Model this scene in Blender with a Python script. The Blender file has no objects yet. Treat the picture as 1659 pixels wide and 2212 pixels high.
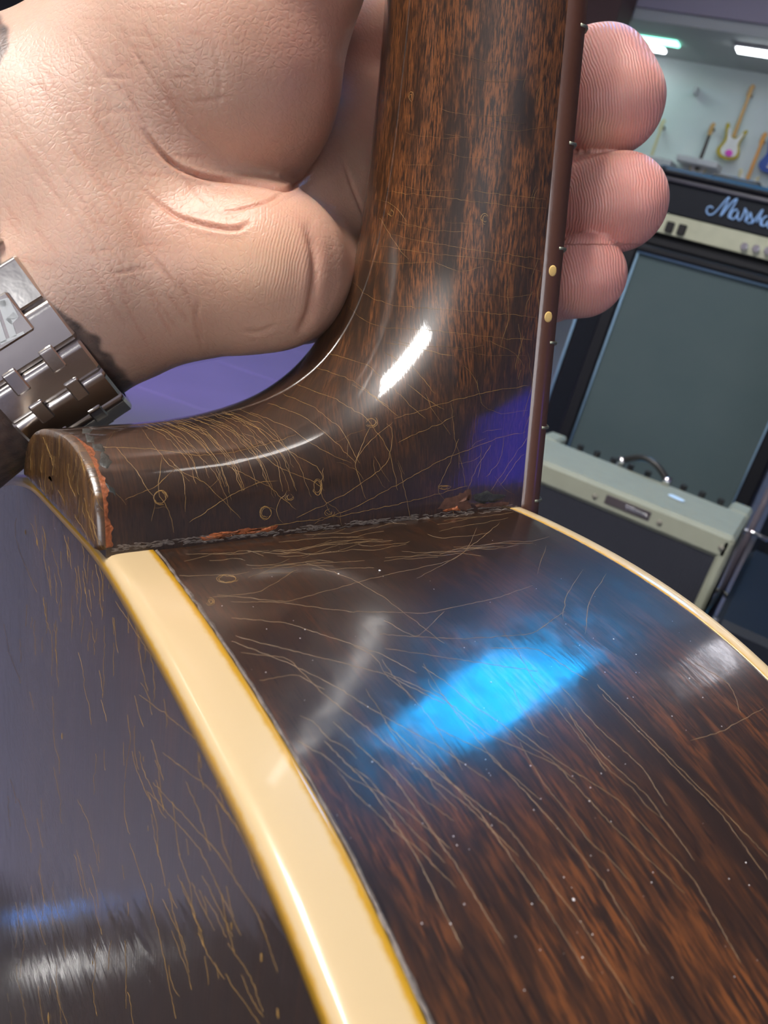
import bpy, math, random
import numpy as np
from mathutils import Matrix, Vector
from mathutils.bvhtree import BVHTree

C = bpy.context.scene.collection
S = bpy.context.scene
random.seed(7)
RNG = np.random.default_rng(11)

# ------------------------------------------------------------------ camera frame
F, CX, CY = 1700.0, 829.5, 1106.0
H = 0.88                                    # eye height of the phone above the floor, metres
M = np.array([[0.82492531, 0.39145843, -0.40774813],
              [0.50612904, -0.19038666, 0.8411815],
              [0.25165778, -0.90028508, -0.35518325]])
O = np.array([0, 0, H])


def cw(p):
    """camera millimetres (x right, y down, z ahead) -> world metres"""
    return np.asarray(p, float) / 1000 @ M.T + O


def P3(px, py, z):
    return np.array([(px - CX) / F * z, (py - CY) / F * z, z])


def at(px, py, ax, val):
    r = M @ np.array([(px - CX) / F, (py - CY) / F, 1.0])
    s = (val - O[ax]) / r[ax]
    return O + s * r


cam = bpy.data.cameras.new('camera')
co = bpy.data.objects.new('camera', cam)
C.objects.link(co)
mw = np.eye(4)
mw[:3, 0] = M[:, 0]
mw[:3, 1] = -M[:, 1]
mw[:3, 2] = -M[:, 2]
mw[:3, 3] = O
co.matrix_world = Matrix(mw.tolist())
cam.sensor_fit = 'VERTICAL'
cam.sensor_height = 36
cam.sensor_width = 27
cam.lens = F / 2212 * 36
cam.clip_start = 0.01
cam.clip_end = 60
cam.dof.use_dof = True
cam.dof.focus_distance = 0.142
cam.dof.aperture_fstop = 40
S.camera = co
S.view_settings.view_transform = 'Standard'
S.view_settings.look = 'None'
S.view_settings.gamma = 1
S.view_settings.use_curve_mapping = False
S.view_settings.exposure = 0.0
S.cycles.max_bounces = 7
S.cycles.diffuse_bounces = 3
S.cycles.glossy_bounces = 3

world = bpy.data.worlds.new('world')
S.world = world
world.use_nodes = True
world.node_tree.nodes['Background'].inputs[0].default_value = (0.55, 0.6, 0.75, 1)
world.node_tree.nodes['Background'].inputs[1].default_value = 0.15


def area(name, loc, look, sx, sy, power, col):
    l = bpy.data.lights.new(name, 'AREA')
    l.shape = 'RECTANGLE'
    l.size = sx
    l.size_y = sy
    l.energy = power
    l.color = col
    o = bpy.data.objects.new(name, l)
    C.objects.link(o)
    o.location = loc
    d = (Vector(look) - Vector(loc)).normalized()
    o.rotation_euler = d.to_track_quat('-Z', 'Y').to_euler()
    return o


def spot(name, loc, look, ang, power, col, rad=0.05, blend=0.6):
    l = bpy.data.lights.new(name, 'SPOT')
    l.spot_size = math.radians(ang)
    l.spot_blend = blend
    l.energy = power
    l.color = col
    l.shadow_soft_size = rad
    o = bpy.data.objects.new(name, l)
    C.objects.link(o)
    o.location = loc
    d = (Vector(look) - Vector(loc)).normalized()
    o.rotation_euler = d.to_track_quat('-Z', 'Y').to_euler()
    return o


# ------------------------------------------------------------------ node helpers
def mat(name):
    m = bpy.data.materials.new(name)
    m.use_nodes = True
    nt = m.node_tree
    return m, nt, nt.nodes['Principled BSDF']


def N(nt, t, **k):
    n = nt.nodes.new(t)
    for a, b in k.items():
        setattr(n, a, b)
    return n


def lk(nt, a, b):
    nt.links.new(a, b)


def math_n(nt, op, a, b=None, c=None, clamp=False):
    n = N(nt, 'ShaderNodeMath', operation=op, use_clamp=clamp)
    for i, v in enumerate((a, b, c)):
        if v is None:
            continue
        if isinstance(v, (int, float)):
            n.inputs[i].default_value = v
        else:
            lk(nt, v, n.inputs[i])
    return n.outputs[0]


def maprange(nt, v, a, b, c=0.0, d=1.0):
    n = N(nt, 'ShaderNodeMapRange', interpolation_type='SMOOTHSTEP')
    lk(nt, v, n.inputs[0])
    for i, x in enumerate((a, b, c, d)):
        n.inputs[i + 1].default_value = x
    return n.outputs[0]


def mix(nt, f, a, b, mode='MIX'):
    n = N(nt, 'ShaderNodeMix', data_type='RGBA', blend_type=mode)
    if isinstance(f, (int, float)):
        n.inputs[0].default_value = f
    else:
        lk(nt, f, n.inputs[0])
    for i, v in ((6, a), (7, b)):
        if isinstance(v, tuple):
            n.inputs[i].default_value = (*v, 1) if len(v) == 3 else v
        else:
            lk(nt, v, n.inputs[i])
    return n.outputs[2]


def noise(nt, vec, scale, detail=4, rough=0.5, sc3=None, dist=0.0):
    if sc3 is not None:
        mp = N(nt, 'ShaderNodeMapping')
        lk(nt, vec, mp.inputs[0])
        mp.inputs[3].default_value = sc3
        vec = mp.outputs[0]
    n = N(nt, 'ShaderNodeTexNoise')
    lk(nt, vec, n.inputs['Vector'])
    n.inputs['Scale'].default_value = scale
    n.inputs['Detail'].default_value = detail
    n.inputs['Roughness'].default_value = rough
    n.inputs['Distortion'].default_value = dist
    return n.outputs[0]


def bump(nt, h, dist, strength=1.0, normal=None):
    b = N(nt, 'ShaderNodeBump')
    b.inputs['Strength'].default_value = strength
    b.inputs['Distance'].default_value = dist
    lk(nt, h, b.inputs['Height'])
    if normal is not None:
        lk(nt, normal, b.inputs['Normal'])
    return b.outputs[0]


def objc(nt):
    return N(nt, 'ShaderNodeTexCoord').outputs['Object']


def attr(nt, name):
    return N(nt, 'ShaderNodeAttribute', attribute_name=name)


def simple(name, col, rough=0.5, metal=0.0, spec=0.5, var=0.12, vscale=30, bmp=0.0, bscale=200, coat=0.0):
    m, nt, b = mat(name)
    oc = objc(nt)
    n = noise(nt, oc, vscale, 3)
    c2 = tuple(max(0, x * (1 - var * 2)) for x in col)
    c3 = tuple(min(1, x * (1 + var)) for x in col)
    lk(nt, mix(nt, n, c2, c3), b.inputs['Base Color'])
    b.inputs['Roughness'].default_value = rough
    b.inputs['Metallic'].default_value = metal
    b.inputs['Specular IOR Level'].default_value = spec
    b.inputs['Coat Weight'].default_value = coat
    b.inputs['Coat Roughness'].default_value = 0.08
    if bmp > 0:
        lk(nt, bump(nt, noise(nt, oc, bscale, 2), bmp), b.inputs['Normal'])
    return m


def emis(name, col, strength):
    m, nt, b = mat(name)
    b.inputs['Base Color'].default_value = (*col, 1)
    b.inputs['Emission Color'].default_value = (*col, 1)
    b.inputs['Emission Strength'].default_value = strength
    return m


# ------------------------------------------------------------------ mesh helpers
def link(name, verts, faces, m, parent=None, smooth=True, attrs=None):
    me = bpy.data.meshes.new(name)
    V = np.asarray(verts, float)
    if isinstance(faces, np.ndarray):
        n, k = faces.shape
        me.vertices.add(len(V))
        me.vertices.foreach_set('co', V.ravel())
        me.loops.add(n * k)
        me.loops.foreach_set('vertex_index', faces.ravel().astype(np.int32))
        me.polygons.add(n)
        me.polygons.foreach_set('loop_start', np.arange(0, n * k, k, dtype=np.int32))
        me.update(calc_edges=True)
        me.validate()
    else:
        me.from_pydata([tuple(v) for v in V], [], faces)
    if smooth:
        me.polygons.foreach_set('use_smooth', [True] * len(me.polygons))
    for an, (typ, dat) in (attrs or {}).items():
        a = me.attributes.new(an, typ, 'POINT')
        key = {'FLOAT': 'value', 'FLOAT_VECTOR': 'vector', 'FLOAT_COLOR': 'color'}[typ]
        a.data.foreach_set(key, np.asarray(dat, float).ravel())
    me.materials.append(m)
    o = bpy.data.objects.new(name, me)
    C.objects.link(o)
    if parent is not None:
        o.parent = parent
    return o


def grid_faces(nu, nv, closeu=False, closev=False):
    f = []
    for i in range(nu if closeu else nu - 1):
        for j in range(nv if closev else nv - 1):
            a = i * nv + j
            b = i * nv + (j + 1) % nv
            c = ((i + 1) % nu) * nv + (j + 1) % nv
            d = ((i + 1) % nu) * nv + j
            f.append((a, b, c, d))
    return np.array(f, dtype=np.int64)


class MB:
    """collects shapes into one mesh"""
    def __init__(s):
        s.v = []
        s.f = []

    def add(s, v, f):
        n = len(s.v)
        s.v += [tuple(map(float, x)) for x in v]
        s.f += [tuple(int(i) + n for i in q) for q in f]

    def box(s, a, b, bev=0.0, frame=None):
        a = np.minimum(a, b) if False else np.array(a, float)
        b = np.array(b, float)
        lo, hi = np.minimum(a, b), np.maximum(a, b)
        bev = min(bev, 0.49 * (hi - lo).min())
        if bev <= 0:
            v = [(x, y, z) for x in (lo[0], hi[0]) for y in (lo[1], hi[1]) for z in (lo[2], hi[2])]
            f = [(0, 1, 3, 2), (4, 6, 7, 5), (0, 4, 5, 1), (2, 3, 7, 6), (0, 2, 6, 4), (1, 5, 7, 3)]
        else:
            v = []
            idx = {}
            for ix in (0, 1):
                for iy in (0, 1):
                    for iz in (0, 1):
                        c = np.array([(lo, hi)[ix][0], (lo, hi)[iy][1], (lo, hi)[iz][2]])
                        sg = np.array([1 - 2 * ix, 1 - 2 * iy, 1 - 2 * iz])
                        for ax in range(3):
                            q = c + sg * bev
                            q[ax] = c[ax]
                            idx[(ix, iy, iz, ax)] = len(v)
                            v.append(q)
            f = []
            for ax in range(3):
                for e in (0, 1):
                    o = [i for i in range(3) if i != ax]
                    ring = []
                    for (p, q) in ((0, 0), (1, 0), (1, 1), (0, 1)):
                        k = [0, 0, 0]
                        k[ax] = e
                        k[o[0]] = p
                        k[o[1]] = q
                        ring.append(idx[(*k, ax)])
                    if (e == 1) == (ax != 1):
                        f.append(tuple(ring))
                    else:
                        f.append(tuple(ring[::-1]))
            for ax in range(3):
                o = [i for i in range(3) if i != ax]
                for p in (0, 1):
                    for q in (0, 1):
                        k0 = [0, 0, 0]
                        k0[o[0]] = p
                        k0[o[1]] = q
                        k1 = list(k0)
                        k1[ax] = 1
                        f.append((idx[(*k0, o[0])], idx[(*k0, o[1])], idx[(*k1, o[1])], idx[(*k1, o[0])]))
            for ix in (0, 1):
                for iy in (0, 1):
                    for iz in (0, 1):
                        f.append(tuple(idx[(ix, iy, iz, a2)] for a2 in range(3)))
        if frame is not None:
            R, t = frame
            v = [np.asarray(R) @ np.asarray(x, float) + t for x in v]
        s.add(v, f)

    def tube(s, pts, r, n=8, caps=True):
        pts = np.asarray(pts, float)
        m = len(pts)
        rr = np.full(m, r) if np.isscalar(r) else np.asarray(r, float)
        tg = np.gradient(pts, axis=0)
        tg /= np.linalg.norm(tg, axis=1)[:, None] + 1e-12
        ref = np.array([0, 0, 1.0]) if abs(tg[0][2]) < .9 else np.array([1.0, 0, 0])
        v = []
        for i in range(m):
            a = np.cross(tg[i], ref)
            a /= np.linalg.norm(a) + 1e-12
            b = np.cross(tg[i], a)
            ref = -b if False else ref
            for k in range(n):
                th = 2 * math.pi * k / n
                v.append(pts[i] + rr[i] * (math.cos(th) * a + math.sin(th) * b))
        f = [tuple(q) for q in grid_faces(m, n, False, True)]
        if caps:
            f.append(tuple(range(n))[::-1])
            f.append(tuple(range((m - 1) * n, m * n)))
        s.add(v, f)

    def prism(s, outline, lo, hi, frame=None):
        """outline: list of 2D (x,z); extruded along y from lo to hi"""
        n = len(outline)
        v = [(x, lo, z) for x, z in outline] + [(x, hi, z) for x, z in outline]
        f = [tuple(range(n)), tuple(range(n, 2 * n))[::-1]]
        f += [(i, i + n, (i + 1) % n + n, (i + 1) % n) for i in range(n)]
        if frame is not None:
            R, t = frame
            v = [np.asarray(R) @ np.asarray(x, float) + t for x in v]
        s.add(v, f)

    def build(s, name, m, parent=None, smooth=False, bevel=0.0):
        o = link(name, s.v, s.f, m, parent, smooth)
        import bmesh
        bm = bmesh.new()
        bm.from_mesh(o.data)
        bmesh.ops.recalc_face_normals(bm, faces=bm.faces)
        bm.to_mesh(o.data)
        bm.free()
        if bevel > 0:
            md = o.modifiers.new('bevel', 'BEVEL')
            md.width = bevel
            md.segments = 2
            md.limit_method = 'ANGLE'
        return o


def tag(o, label=None, cat=None, group=None, kind=None):
    for k, v in (('label', label), ('category', cat), ('group', group), ('kind', kind)):
        if v:
            o[k] = v
    return o


def empty(name, loc=(0, 0, 0)):
    o = bpy.data.objects.new(name, None)
    o.empty_display_size = 0.05
    C.objects.link(o)
    o.location = loc
    return o


# ------------------------------------------------------------------ lights in the shop
def ceiling_fixture(ca_, cb_, width, n, mlit, label, z=4.9, tube=.11, mhouse=None):
    """fluorescent fixture hung under the ceiling between two floor-plan points"""
    a_ = np.array([*ca_, 0.0])
    b_ = np.array([*cb_, 0.0])
    c_ = (a_ + b_) / 2
    L_ = np.linalg.norm(b_ - a_)
    th = math.atan2(b_[1] - a_[1], b_[0] - a_[0])
    e = empty('ceiling_light', (c_[0], c_[1], z))
    e.rotation_euler = (0, 0, th)
    q = MB()
    q.box((-L_ / 2 - .04, -width / 2 - .03, .012), (L_ / 2 + .04, width / 2 + .03, .06), .01)
    q.box((-L_ / 2 - .04, -width / 2 - .03, -.02), (L_ / 2 + .04, -width / 2 - .015, .02), .004)
    q.box((-L_ / 2 - .04, width / 2 + .015, -.02), (L_ / 2 + .04, width / 2 + .03, .02), .004)
    q.build('housing', mhouse or M_HOUSE, e)
    for k in range(n):
        y_ = 0 if n == 1 else -width / 2 + tube / 2 + (width - tube) * k / (n - 1)
        q = MB()
        q.box((-L_ / 2, y_ - tube / 2, -.012), (L_ / 2, y_ + tube / 2, .008), .004)
        q.build('tube', mlit, e)
    tag(e, label, 'light')
    return e


XRW = 6.0
M_HOUSE = simple('lamp_housing', (.6, .6, .6), .5)
E_KEY = emis('tube_white', (1.0, .95, .90), 80)
E_GREY = emis('tube_dim', (1.0, .97, .90), 36)
E_BLUE = emis('tube_blue', (.0, .42, 1.0), 24)
E_SIDE = emis('tube_side', (1.0, .95, .93), 20)
E_PINK = emis('tube_cool', (.95, .93, 1.0), 14)
E_GEN = emis('tube_general', (1.0, .96, .92), 12)
E_FILL = emis('fill_panel_glow', (.92, .95, 1.0), 6)  # glow of the added panel that fills in light on the fingers
E_INDI = emis('led_indigo', (.08, .08, 1.0), 3)
ceiling_fixture((-1.15, -3.3), (-1.62, -.75), 1.1, 3, E_KEY, 'triple tube ceiling light behind the viewer that glints on the heel', tube=.22)
ceiling_fixture((-3.02, 5.3), (-2.25, 3.15), .24, 1, E_GREY, 'single dim tube ceiling light ahead on the left', tube=.24)
ceiling_fixture((-.92, 4.65), (-.92, 3.25), 1.02, 4, E_BLUE, 'broad blue ceiling panel light above the amplifiers', tube=.24)
ceiling_fixture((.55, 5.3), (1.1, 4.9), .3, 2, E_PINK, 'short twin tube ceiling light ahead on the right')
ceiling_fixture((-6.4, -2.6), (-6.9, -.4), .6, 3, E_SIDE, 'triple tube ceiling light over the left aisle')
ceiling_fixture((-6.5, 6.0), (-7.0, 8.0), .6, 3, E_GEN, 'triple tube ceiling light over the far left aisle')
ceiling_fixture((1.6, 8.6), (-.8, 8.9), .6, 3, E_GEN, 'triple tube ceiling light nearest the guitar wall')
# purple stage lamp washing the floor
e = empty('stage_lamp', (-3.3, .9, 4.5))
q = MB()
q.tube([(0, 0, .3), (.05, -.05, .0), (.12, -.12, -.25)], [.09, .10, .13], 20)
q.build('can', M_HOUSE, e, True)
q = MB()
q.box((-.03, -.03, .2), (.03, .03, .62), .005)
q.build('bracket', M_HOUSE, e)
tag(e, 'purple stage lamp can hanging over the left floor', 'lamp')
spot('stage_lamp_light', (-3.15, .75, 4.15), (-2.9, 3.1, 0), 42, 1500, (.33, .16, 1.0), .1)


# ------------------------------------------------------------------ room
CEIL = 5.0
XL, XR, YB, YW = -11.0, 6.0, -7.0, 12.5
SOF, BEAMY = 3.69, 10.9
m_wall = simple('wall_paint', (0.74, 0.80, 0.78), 0.7, vscale=2, var=.04)
m_beam = simple('beam_paint', (0.42, 0.38, 0.47), 0.7, vscale=2, var=.04)
m_soff = simple('soffit_paint', (0.55, 0.57, 0.56), 0.7, vscale=2, var=.04)
m_ceil = simple('ceiling_paint', (0.40, 0.36, 0.42), 0.8, vscale=1, var=.1)
m_dark = simple('dark_paint', (0.03, 0.025, 0.035), 0.6, vscale=3)
m_sidew = simple('side_wall_paint', (0.33, 0.31, 0.36), 0.7, vscale=1, var=.1)


def struct(name, a, b, m, bev=0):
    q = MB()
    q.box(a, b, bev)
    o = q.build(name, m)
    o['kind'] = 'structure'
    return o


m_floor, nt, b = mat('polished_floor')
oc = objc(nt)
lk(nt, mix(nt, noise(nt, oc, 3, 4), (0.075, 0.07, 0.10), (0.11, 0.10, 0.14)), b.inputs['Base Color'])
b.inputs['Roughness'].default_value = 0.5
m_grout = simple('grout', (0.15, 0.14, 0.19), 0.6)
floor = struct('floor', (XL, YB, -0.05), (XR, YW, -0.004), m_grout)
TS = 0.75
tile_me = None
ang = math.radians(14)
ca, sa = math.cos(ang), math.sin(ang)
cells = []
for i in range(-22, 14):
    for j in range(-4, 20):
        lx, ly = (i + .5) * TS, (j + .5) * TS
        x, y = -1.939 + lx * ca - ly * sa, 2.182 - 2 * TS + lx * sa + ly * ca
        if -8 < x < 0.6 and 0.3 < y < 9.4:
            d = np.array([x, y, 0]) - O
            c = M.T @ d
            u_, v_ = CX + F * c[0] / max(c[2], .01), CY + F * c[1] / max(c[2], .01)
            cells.append((abs(u_ - 800) + abs(v_ - 800) if c[2] > 0 else 1e9, x, y))
cells.sort()
for _, x, y in cells[:150]:
    if tile_me is None:
        q = MB()
        q.box((-TS / 2 + .002, -TS / 2 + .002, -.006), (TS / 2 - .002, TS / 2 - .002, 0), .0015)
        t0 = q.build('tile', m_floor, floor)
        tile_me = t0.data
    else:
        t0 = bpy.data.objects.new('tile', tile_me)
        C.objects.link(t0)
        t0.parent = floor
    t0.location = (x, y, 0)
    t0.rotation_euler = (0, 0, ang)

struct('wall_back', (XL, YW, 0), (XR, YW + .1, CEIL), m_wall)
struct('wall_left', (XL - .1, YB, 0), (XL, YW, CEIL), m_dark)
struct('wall_right', (XR, YB, 0), (XR + .1, YW, CEIL), m_sidew)
struct('wall_front', (XL, YB - .1, 0), (XR, YB, CEIL), m_sidew)
struct('ceiling', (XL, YB, CEIL), (XR, YW, CEIL + .1), m_ceil)
struct('trim_1', (XL, BEAMY, SOF), (XR, YW, CEIL), m_soff)       # dropped soffit over the guitar wall
struct('trim_2', (XL, BEAMY - .05, SOF + .12), (XR, BEAMY - .002, CEIL), m_beam)   # its painted face
# added glowing panel, framed like a window behind the viewer, to light the fingers
q = MB()
q.box((.9, YB + .005, .6), (5.1, YB + .02, 3.2))
wn = q.build('fill_panel_1', E_FILL)
wn['kind'] = 'structure'
for x_ in (.9, 2.3, 3.7, 5.1):
    q = MB()
    q.box((x_ - .03, YB + .001, .55), (x_ + .03, YB + .05, 3.25), .006)
    q.build('fill_panel_frame', M_HOUSE, wn)
for z_ in (.58, 3.22):
    q = MB()
    q.box((.9, YB + .001, z_ - .03), (5.1, YB + .05, z_ + .03), .006)
    q.build('fill_panel_frame', M_HOUSE, wn)
m_maroon = simple('maroon_column', (0.10, 0.05, 0.05), .6)
p0 = at(1255, 40, 1, 10.3)
p1 = at(1332, 40, 1, 10.3)
struct('trim_3', (p0[0], 10.3, 0), (p1[0], 10.8, CEIL), m_maroon)

# soffit lamps over the wall
m_lampw = emis('soffit_lamp_glow', (0.88, 0.95, 1.0), 13)
m_lampg = emis('green_lamp_glow', (0.30, 1.0, 0.72), 4)
m_metal_w = simple('white_enamel', (0.7, 0.7, 0.7), .4)


def soffit_lamp(px, py, w, label, m):
    y = 0.88 + 0
    r = M @ np.array([(px - CX) / F, (py - CY) / F, 1.0])
    s = (SOF - .05 - H) / r[2]
    c = O + s * r
    e = empty('soffit_lamp', (c[0], c[1], SOF - .04))
    q = MB()
    q.box((-w / 2 - .03, -.12, 0), (w / 2 + .03, .12, .04), .01)
    q.build('housing', m_metal_w, e)
    q = MB()
    q.box((-w / 2, -.09, -.025), (w / 2, .09, 0.001), .008)
    q.build('diffuser', m, e)
    tag(e, label, 'lamp', 'lamps in the soffit above the guitar wall')
    return c


c1 = soffit_lamp(1393, 103, .55, 'glowing soffit lamp with a green tint, beside the uppermost fingertip', m_lampw)
c2 = soffit_lamp(1655, 117, .7, 'white glowing soffit lamp at the right edge above the cream guitar', m_lampw)
q = MB()
q.box((c1[0] - .6, c1[1] - .36, SOF - .03), (c1[0] + 0.5, c1[1] - .16, SOF - .002), .005)
o = q.build('light_strip', m_lampg)
tag(o, 'green tinted light strip on the soffit around the left lamp', 'lamp')

# ------------------------------------------------------------------ amplifiers
m_tolex = simple('black_tolex', (0.007, 0.008, 0.012), 0.5, bmp=.0008, bscale=400, spec=.35)
m_piping = simple('blue_lit_piping', (0.35, 0.55, 0.75), 0.4)  # the blue light falling on the piping is put into its colour
m_headp = simple('head_front_vinyl', (0.004, 0.007, 0.014), .6, spec=.3)
m_chrome = simple('chrome', (0.8, 0.8, 0.82), .15, metal=1)
m_black = simple('black_plastic', (0.01, 0.01, 0.01), .4)
m_cloth, nt, b = mat('grille_cloth')
oc = objc(nt)
wv = N(nt, 'ShaderNodeTexWave', wave_type='BANDS', bands_direction='X')
lk(nt, oc, wv.inputs[0])
wv.inputs['Scale'].default_value = 90
wv2 = N(nt, 'ShaderNodeTexWave', wave_type='BANDS', bands_direction='Z')
lk(nt, oc, wv2.inputs[0])
wv2.inputs['Scale'].default_value = 90
base = mix(nt, noise(nt, oc, 5, 4), (0.055, 0.10, 0.11), (0.09, 0.13, 0.135))
cc = mix(nt, math_n(nt, 'MULTIPLY', wv.outputs[1], .35), base, (0.05, 0.07, 0.08))
lk(nt, mix(nt, math_n(nt, 'MULTIPLY', wv2.outputs[1], .25), cc, (0.05, 0.06, 0.07)), b.inputs['Base Color'])
b.inputs['Roughness'].default_value = .8
m_cloth2, nt, b = mat('dark_ribbed_cloth')
oc = objc(nt)
wv = N(nt, 'ShaderNodeTexWave', wave_type='BANDS', bands_direction='X')
lk(nt, oc, wv.inputs[0])
wv.inputs['Scale'].default_value = 50
wv.inputs['Distortion'].default_value = 1.2
wv.inputs['Detail Scale'].default_value = 3
lk(nt, mix(nt, wv.outputs[1], (0.012, 0.014, 0.024), (0.030, 0.033, 0.045)), b.inputs['Base Color'])
lk(nt, bump(nt, wv.outputs[1], .002), b.inputs['Normal'])
b.inputs['Roughness'].default_value = .75
m_cream = simple('cream_covering', (0.27, 0.285, 0.22), .6, bmp=.0005, bscale=300, var=.06)
m_panel = simple('cream_panel', (0.46, 0.48, 0.36), .4, var=.08)

# speaker cabinet (front at Y=3.2)
YC = 3.2
gl, gr, gz0, gz1 = -0.814, -0.136, 0.135, 0.955
cab = empty('speaker_cabinet', ((gl + gr) / 2, YC + .18, 0))
L = np.array([-(gl + gr) / 2, -(YC + .18), 0])


def lb(a, b):
    return np.array(a) + L, np.array(b) + L


q = MB()
xo0, xo1, zo0, zo1 = gl - .055, gr + .055, .082, .985
for (a, bb) in (((xo0, YC - .02, zo0), (gl, YC + .36, zo1)), ((gr, YC - .02, zo0), (xo1, YC + .36, zo1)),
                ((xo0, YC - .02, zo0), (xo1, YC + .36, gz0)), ((xo0, YC - .02, gz1), (xo1, YC + .36, zo1)),
                ((xo0, YC + .33, zo0), (xo1, YC + .36, zo1))):
    q.box(*lb(a, bb), .008)
q.build('shell', m_tolex, cab)
q = MB()
q.box(*lb((gl + .001, YC + .012, gz0 + .001), (gr - .001, YC + .03, gz1 - .001)))
q.build('grille_cloth', m_cloth, cab)
q = MB()
pt = [(gl, gz0), (gr, gz0), (gr, gz1), (gl, gz1), (gl, gz0)]
for (x0, z0), (x1, z1) in zip(pt, pt[1:]):
    q.tube([np.array((x0, YC + .004, z0)) + L, np.array((x1, YC + .004, z1)) + L], .007, 8)
q.build('piping', m_piping, cab, True)
for sx in (xo0 + .07, xo1 - .07):
    for sy in (YC + .04, YC + .3):
        q = MB()
        q.tube([np.array((sx - .015, sy, .033)) + L, np.array((sx + .015, sy, .033)) + L], .033, 16)
        q.box(*lb((sx - .02, sy - .02, .05), (sx + .02, sy + .02, .085)), .003)
        q.build('caster', m_black, cab)
tag(cab, 'tall black guitar speaker cabinet with blue grey grille cloth and pale piping', 'amplifier')

# amplifier head
hx0, hx1, hz0, hz1 = -.845, -.845 + .74, .987, 1.262
head = empty('guitar_amplifier', ((hx0 + hx1) / 2, YC + .13, hz0))
L = np.array([-(hx0 + hx1) / 2, -(YC + .13), -hz0])
q = MB()
q.box(*lb((hx0, YC, hz0), (hx1, YC + .24, hz0 + .03)), .006)
q.box(*lb((hx0, YC - .0, hz1 - .035), (hx1, YC + .24, hz1)), .014)
q.box(*lb((hx0, YC, hz0), (hx0 + .03, YC + .24, hz1)), .008)
q.box(*lb((hx1 - .03, YC, hz0), (hx1, YC + .24, hz1)), .008)
q.box(*lb((hx0, YC + .1, hz0), (hx1, YC + .24, hz1)), .006)
q.build('shell', m_tolex, head)
q = MB()
q.box(*lb((hx0 + .03, YC + .02, 1.108), (hx1 - .03, YC + .04, hz1 - .036)), .004)
q.build('front_board', m_headp, head)
m_band = simple('grey_piping', (0.10, 0.10, 0.12), .5)
q = MB()
q.tube([np.array((hx0 + .03, YC + .012, hz1 - .042)) + L, np.array((hx1 - .03, YC + .012, hz1 - .042)) + L], .008, 8)
q.build('piping', m_band, head, True)
q = MB()
q.box(*lb((hx0 + .03, YC + .02, 1.036), (hx1 - .03, YC + .03, 1.106)), .002)
q.build('control_panel', m_panel, head)
for px, py in ((1447, 491), (1473, 497)):
    c = at(px, py, 1, YC + .02)
    q = MB()
    q.box(*lb((c[0] - .015, YC + .008, c[2] - .019), (c[0] + .015, YC + .022, c[2] + .019)), .003)
    s_ = q.build('rocker_switch', m_black, head)
for k in range(8):
    c = at(1609 + 25.5 * k, 533 + 4.5 * k, 1, YC + .02)
    if c[0] > hx1 - .05:
        break
    q = MB()
    q.tube([np.array((c[0], YC + .022, c[2])) + L, np.array((c[0], YC + .002, c[2])) + L], .013, 16)
    q.tube([np.array((c[0], YC + .003, c[2])) + L, np.array((c[0], YC - .001, c[2])) + L], .009, 16)
    q.build('knob', m_chrome, head)
q = MB()
c = at(1580, 368, 1, YC + .05)
q.tube(np.array([(c[0] - .07, YC + .1, hz1), (c[0] - .06, YC + .1, hz1 + .012), (c[0] + .1, YC + .1, hz1 + .012), (c[0] + .11, YC + .1, hz1)]) + L, .01, 8)
q.build('handle', m_black, head, True)
# script lettering, strokes drawn on the front board
m_script = simple('blue_lit_script', (0.30, 0.52, 0.90), .35)  # white lettering, with the blue light on it put into the colour
strokes = [
    [(690, 1475), (665, 1452), (630, 1465), (616, 1505), (640, 1545), (690, 1540), (750, 1480), (810, 1405), (870, 1345), (835, 1430), (790, 1510), (765, 1562)],
    [(780, 1550), (840, 1470), (900, 1400), (955, 1362), (915, 1440), (865, 1520), (850, 1570), (880, 1580)],
    [(950, 1490), (915, 1490), (880, 1530), (875, 1580), (905, 1595), (945, 1550), (960, 1495), (945, 1570), (960, 1605), (990, 1590)],
    [(985, 1590), (1020, 1520), (1035, 1465), (1030, 1500), (1050, 1500), (1045, 1560), (1030, 1610)],
    [(1030, 1620), (1075, 1560), (1090, 1510), (1095, 1560), (1110, 1600), (1085, 1640), (1050, 1625)],
    [(1100, 1640), (1160, 1560), (1225, 1475), (1200, 1540), (1140, 1640), (1175, 1580), (1200, 1570), (1190, 1630), (1195, 1660), (1215, 1650)],
    [(1270, 1560), (1235, 1565), (1205, 1620), (1210, 1665), (1245, 1660), (1275, 1600), (1262, 1660), (1285, 1690), (1320, 1660)],
    [(1320, 1680), (1370, 1590), (1400, 1510), (1365, 1600), (1345, 1690), (1370, 1705)],
    [(1385, 1700), (1430, 1610), (1465, 1530), (1430, 1620), (1410, 1705), (1440, 1715)]]
q = MB()
for st in strokes:
    pts = []
    for (x, y) in st:
        c = at(1400 + x / 4.915, 150 + y / 4.915, 1, YC + .015)
        pts.append(c + L)
    pts = np.array(pts)
    tt = np.linspace(0, len(pts) - 1, len(pts) * 4)
    pp = np.stack([np.interp(tt, np.arange(len(pts)), pts[:, i]) for i in range(3)], 1)
    for _ in range(2):
        pp[1:-1] = (pp[:-2] + 2 * pp[1:-1] + pp[2:]) / 4
    q.tube(pp, .0032, 6)
q.build('script_logo', m_script, head, True)
tag(head, 'black amplifier head with white script logo and cream control panel on the tall cabinet', 'amplifier')

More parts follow.
